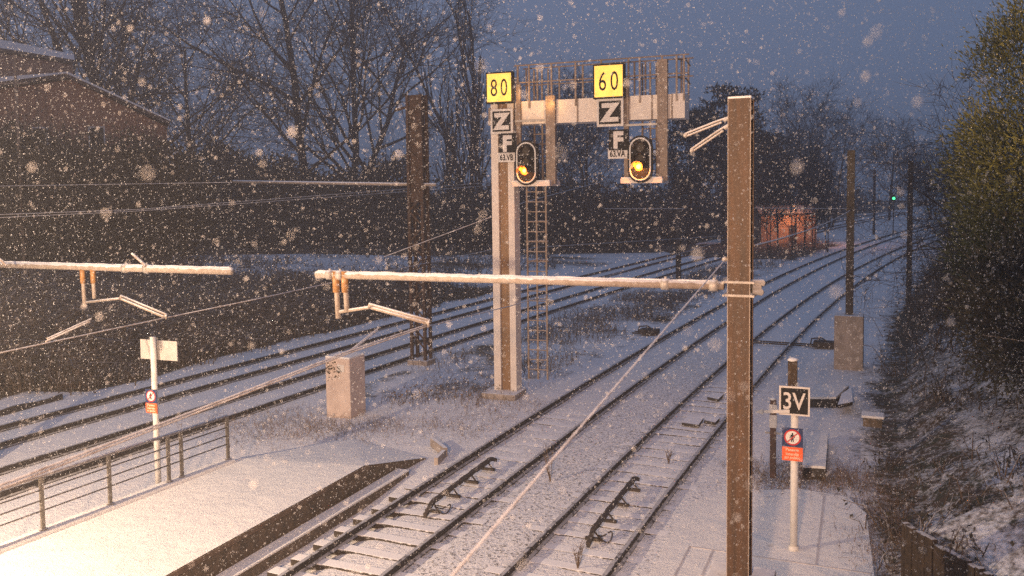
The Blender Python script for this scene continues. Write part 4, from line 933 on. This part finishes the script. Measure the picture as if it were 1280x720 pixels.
# ------------------------------------------------------------------ house
def house(name, label, Y, peak, le, re, depth, fascia2, fascia):
    t = thing(name, label, 'house', (peak.x, peak.y, 0), 'houses behind the trees')
    a, b, c = Vector(le), Vector(peak), Vector(re); dv = Vector((peak.x / peak.y * depth, depth, 0))
    mb = MB(); mb.prism([Vector((a.x + .4, Y, -.3)), Vector((c.x - .4, Y, -.3)), Vector((c.x - .4, Y, c.z - .35)), Vector((b.x, Y, b.z - .35)), Vector((a.x + .4, Y, a.z - .35))], dv); mb.build('wall', M['brick'], t)
    mb = MB()
    for p, q in ((a, b), (b, c)):
        o_ = Vector((0, -.5, 0)); mb.prism([p + o_, q + o_, q + o_ - ZV * .22, p + o_ - ZV * .22], dv + Vector((0, 1, 0)))
    rf = mb.build('roof', M['roof'], t)
    mb = MB()
    for p, q, h in ((a, b, fascia), (b, c, fascia if name == 'x' else fascia2)):
        o_ = Vector((0, -.52, .003)); mb.prism([p + o_, q + o_, q + o_ + ZV * (.1 if h < .55 else .45), p + o_ + ZV * h], dv + Vector((0, 1.04, 0)))
    mb.build('roof_snow', M['roofsnow'], rf)
    for x, z in ((b.x - 2.2, b.z - 4.2), (b.x + 1.6, b.z - 4.2)):
        mb = MB(); mb.box((x, Y - .01, z), ((1, 0, 0), (0, 1, 0), ZV), (.55, .03, .75)); w = mb.build('window', M['letter'], t); mb = MB(); mb.box((x, Y - .045, z), ((1, 0, 0), (0, 1, 0), ZV), (.46, .006, .66)); mb.build('pane', M['black'], w)
    return t
Yh = 58.
house('brick_house', 'brown gabled house half hidden behind dark thickets at far left', Yh, D(88, 93, Yh), D(-60, 112, Yh), D(216, 152, Yh), 12, .14, .5)
Yh = 72.
house('brick_house', 'taller house behind the gabled one, only its snowy eave showing', Yh, D(-140, 38, Yh), D(-330, 120, Yh), D(97, 76, Yh), 10, 1.1, .5)
p0 = D(24, 200, 46); mb = MB(); mb.tube([(p0.x, p0.y, 0), (p0.x, p0.y, D(24, 68, 46).z)], .07, 7); t = thing('utility_pole', 'thin pale pole in front of the house at far left', 'pole', (p0.x, p0.y, 0)); mb.build('pole', M['gframe'], t)
mb = MB(); z = D(24, 104, 46).z; mb.bar((p0.x - 1.2, p0.y, z), (p0.x + .7, p0.y, z), .08, .08); mb.build('crossarm', M['gframe'], t)
# lit shed with a sodium lamp, far ahead
S0 = G(950, 304, -.1); Ys = S0.y; S1 = D(1022, 300, Ys)
t = thing('trackside_shed', 'long low shed lit orange by a lamp, left of the curving tracks', 'shed', (S0.x, S0.y, -.1)); cx_ = (S0.x + S1.x) / 2; wv = (S1.x - S0.x) / 2 * .96
zr = D(975, 268, Ys).z
mb = MB(); mb.box((cx_, Ys + 1.6, zr / 2 - .1), ((1, 0, 0), (0, 1, 0), ZV), (wv, 1.6, zr / 2 + .1)); mb.build('wall', mat('shed boards', (.42, .29, .21), (.28, .19, .14), 3, .9), t)
mb = MB(); mb.prism([(cx_ - wv - .2, Ys - .3, zr), (cx_ + wv + .2, Ys - .3, zr), (cx_ + wv + .2, Ys + 1.6, zr + .8), (cx_ - wv - .2, Ys + 1.6, zr + .8)], (0, 0, .12)); mb.prism([(cx_ - wv - .2, Ys + 1.6, zr + .8), (cx_ + wv + .2, Ys + 1.6, zr + .8), (cx_ + wv + .2, Ys + 3.5, zr), (cx_ - wv - .2, Ys + 3.5, zr)], (0, 0, .12)); mb.build('roof', M['roof'], t)
mb = MB(); mb.box((cx_ + .4, Ys - .02, .85), ((1, 0, 0), (0, 1, 0), ZV), (.45, .03, .95)); mb.build('door', M['timber'], t)
LP = Vector((D(984, 270, Ys).x, Ys - 2.6, 3.9))
t = thing('street_lamp', 'orange street lamp glowing through the snow before the shed', 'street lamp', (LP.x, LP.y, -.1)); mb = MB(); mb.tube([(LP.x, LP.y, -.2), (LP.x, LP.y, LP.z + .1), (LP.x, LP.y + .5, LP.z + .15)], .05, 7); mb.build('post', M['farmast'], t)
mb = MB(); mb.box((LP.x, LP.y + .55, LP.z + .1), ((1, 0, 0), (0, 1, 0), ZV), (.12, .22, .07), 0, .02); mb.build('lamp_head', M['farmast'], t)
mb = MB(); mb.box((LP.x, LP.y + .55, LP.z + .02), ((1, 0, 0), (0, 1, 0), ZV), (.09, .17, .015)); mb.build('lamp_glass', M['sodium'], t)
L = bpy.data.lights.new('street lamp', 'POINT'); L.energy = 800; L.color = (1, .36, .15); L.shadow_soft_size = .15; lo = bpy.data.objects.new('street_lamp_light', L); lo.location = LP + Vector((0, .5, -.25)); COL.objects.link(lo)
for k_, (px, dy, hh) in enumerate(((962, 15.0, 7.5), (973, 12.2, 6.8), (992, 14.6, 8.2), (1006, 12.0, 7.0), (1018, 13.2, 7.6), (1035, 12.4, 7.2))):
    x_, y_ = at(px, Ys - dy); sap = PF[0]
    t = thing('bare_sapling', 'bare sapling silhouetted against the orange lit shed', 'tree', (x_, y_, -.2), 'saplings before the orange glow'); t.rotation_euler = (0, 0, k_ * 1.3); t.scale = (.30, .30, hh / 13)
    for nm_, me_ in zip(('trunk', 'crown'), PF):
        o = bpy.data.objects.new(nm_, me_); COL.objects.link(o); o.parent = t
# distant green signal
gs = D(1117, 248, 105); t = thing('distant_signal', 'tiny green signal light far down the line', 'railway signal', (gs.x, gs.y, -.1)); mb = MB(); mb.tube([(gs.x, gs.y, -.2), (gs.x, gs.y, gs.z + .5)], .06, 6); mb.build('post', M['farmast'], t)
mb = MB(); mb.prism([Vector((gs.x, gs.y, gs.z)) + Vector((a, 0, b)) for a, b in capsule(.25, .5)], (0, .06, 0)); mb.build('target_board', M['black'], t)
mb = MB(); mb.rock((gs.x, gs.y - .06, gs.z), .16, 0, 2); mb.build('lamp', M['green'], t)

# ------------------------------------------------------------------ falling snow: real flakes in the air
def snowfall():
    pts = []; sz = []
    for d0, d1, dens, s0, s1 in ((1.0, 3.2, 19, .0045, .0085), (3.2, 9, 46, .0036, .0075), (9, 16, 32, .005, .0105), (16, 34, 2.6, .009, .017)):
        wx = .78; vol = (2 * wx) * .95 / 3 * (d1 ** 3 - d0 ** 3); n = int(vol * dens)
        y = (nrng.uniform(0, 1, n) * (d1 ** 3 - d0 ** 3) + d0 ** 3) ** (1 / 3); x = nrng.uniform(-wx, wx, n) * y; z = EYE + nrng.uniform(-.55, .40, n) * y
        k = z > .1; pts.append(np.stack([x, y, z], 1)[k]); sz.append((s0 + (s1 - s0) * nrng.uniform(0, 1, n) ** 2.2)[k])
    P = np.concatenate(pts); S = np.concatenate(sz); n = len(P)
    U = np.array([[1, 0, 0], [-1, 0, 0], [0, 1, 0], [0, -1, 0], [0, 0, 1], [0, 0, -1.]]); FA = np.array([[0, 2, 4], [2, 1, 4], [1, 3, 4], [3, 0, 4], [2, 0, 5], [1, 2, 5], [3, 1, 5], [0, 3, 5]])
    V = np.repeat(U[None], n, 0) * nrng.uniform(.55, 1.2, (n, 6, 1)); V[:, 4:] *= 1.45; V[:, 4, 0] += .45; V[:, 5, 0] -= .45
    V = P[:, None] + V * S[:, None, None] * .80
    o = raw_mesh('falling_snow', V.reshape(-1, 3), (FA[None] + (np.arange(n) * 6)[:, None, None]).reshape(-1, 3), M['flake'], 3)
    o.data.polygons.foreach_set('use_smooth', [True] * len(o.data.polygons)); tag(o, 'snowflakes falling through the air', 'snowfall', kind='stuff'); return n
print('flakes', snowfall())

# ------------------------------------------------------------------ air
HAZE = .0031
m = bpy.data.materials.new('snowy air'); m.use_nodes = True; nt = m.node_tree; nt.nodes.clear(); out = nt.nodes.new('ShaderNodeOutputMaterial'); pv = nt.nodes.new('ShaderNodeVolumePrincipled')
pv.inputs['Color'].default_value = (.86, .87, .90, 1); pv.inputs['Density'].default_value = HAZE; pv.inputs['Anisotropy'].default_value = .25; nt.links.new(pv.outputs[0], out.inputs['Volume'])
hz = MB(); hz.box((50, 152, 13.8), ((1, 0, 0), (0, 1, 0), ZV), (215, 181, 15.2)); ho = hz.build('haze', m); tag(ho, kind='stuff')

# ------------------------------------------------------------------ dusk sky and lamps
w = bpy.data.worlds.new('World'); scene.world = w; w.use_nodes = True; nt = w.node_tree; bg = nt.nodes['Background']
SUN_EL, SUN_ROT = R(1.0), R(200)
sky = nt.nodes.new('ShaderNodeTexSky'); sky.sky_type = 'NISHITA'; sky.sun_disc = False; sky.sun_elevation = SUN_EL; sky.sun_rotation = SUN_ROT; sky.ozone_density = 8.0; sky.dust_density = .3; sky.air_density = 1.0
tcw = nt.nodes.new('ShaderNodeTexCoord'); sep = nt.nodes.new('ShaderNodeSeparateXYZ'); nt.links.new(tcw.outputs['Generated'], sep.inputs[0])
rp = nt.nodes.new('ShaderNodeValToRGB'); e = rp.color_ramp.elements; e[0].position = 0; e[0].color = (.118, .164, .278, 1); e[1].position = .95; e[1].color = (.180, .232, .375, 1); nt.links.new(sep.outputs['Z'], rp.inputs['Fac'])
mx = nt.nodes.new('ShaderNodeMix'); mx.data_type = 'RGBA'; mx.inputs[0].default_value = .85; nt.links.new(sky.outputs[0], mx.inputs[6]); nt.links.new(rp.outputs[0], mx.inputs[7])
SKYMIX = mx
nt.links.new(mx.outputs[2], bg.inputs['Color']); bg.inputs['Strength'].default_value = 1.0
nt.links.new(rp.outputs[0], bg.inputs['Color'])
def lamp(name, loc, energy, color, typ='POINT', size=.25, target=None, cone=90, blend=.4):
    L = bpy.data.lights.new(name, typ); L.energy = energy; L.color = color; L.shadow_soft_size = size
    o = bpy.data.objects.new(name, L); o.location = loc; COL.objects.link(o)
    if typ == 'SPOT': L.spot_size = R(cone); L.spot_blend = blend
    if target is not None: o.rotation_euler = (Vector(target) - Vector(loc)).to_track_quat('-Z', 'Y').to_euler()
    return o
s_ = lamp('dusk_sun', (0, -20, 30), .03, (.75, .82, 1), 'SUN', 0, (0, 0, 0)); s_.data.angle = R(40)
lamp('platform_lamp', (-11.2, 9.0, 5.2), 6900, (1, .70, .45), 'POINT', .12)
lamp('station_lamp', (-3.0, -5.0, 7.5), 16500, (1, .59, .34), 'SPOT', .3, (-6.0, 18.5, 3.8), 78, .55)
lamp('slope_lamp', (7.5, 7.0, 7.5), 10500, (1, .55, .15), 'SPOT', .15, (12.2, 19, 9.4), 44, .7)
lamp('corner_lamp', (9.6, 8.2, 5.6), 620, (1, .55, .28), 'SPOT', .1, (8.6, 13.5, .8), 95, .9)

# ------------------------------------------------------------------ camera
cam = bpy.data.cameras.new('camera'); co = bpy.data.objects.new('camera', cam); COL.objects.link(co)
cam.sensor_width = 36; cam.sensor_fit = 'HORIZONTAL'; cam.lens = F / 1280 * 36; cam.clip_end = 2000; cam.clip_start = .05
cam.shift_y = (CY - 360) / 1280
bk = -FW; co.matrix_world = Matrix(((RT[0], UP[0], bk[0], 0), (RT[1], UP[1], bk[1], 0), (RT[2], UP[2], bk[2], EYE), (0, 0, 0, 1)))
cam.dof.use_dof = True; cam.dof.focus_distance = 24; cam.dof.aperture_fstop = 1.5
scene.camera = co
for o in list(bpy.data.objects):
    if '_b' in o.keys(): del o['_b']
scene.view_settings.view_transform = 'Standard'; scene.view_settings.look = 'None'; scene.view_settings.exposure = 0; scene.view_settings.gamma = 1
scene.render.engine = 'CYCLES'; cy = scene.cycles
cy.max_bounces = 5; cy.diffuse_bounces = 2; cy.glossy_bounces = 2; cy.volume_bounces = 0; cy.transparent_max_bounces = 6; cy.sample_clamp_indirect = 4; cy.use_denoising = False; cy.sampling_pattern = 'TABULATED_SOBOL'
cy.caustics_reflective = False; cy.caustics_refractive = False
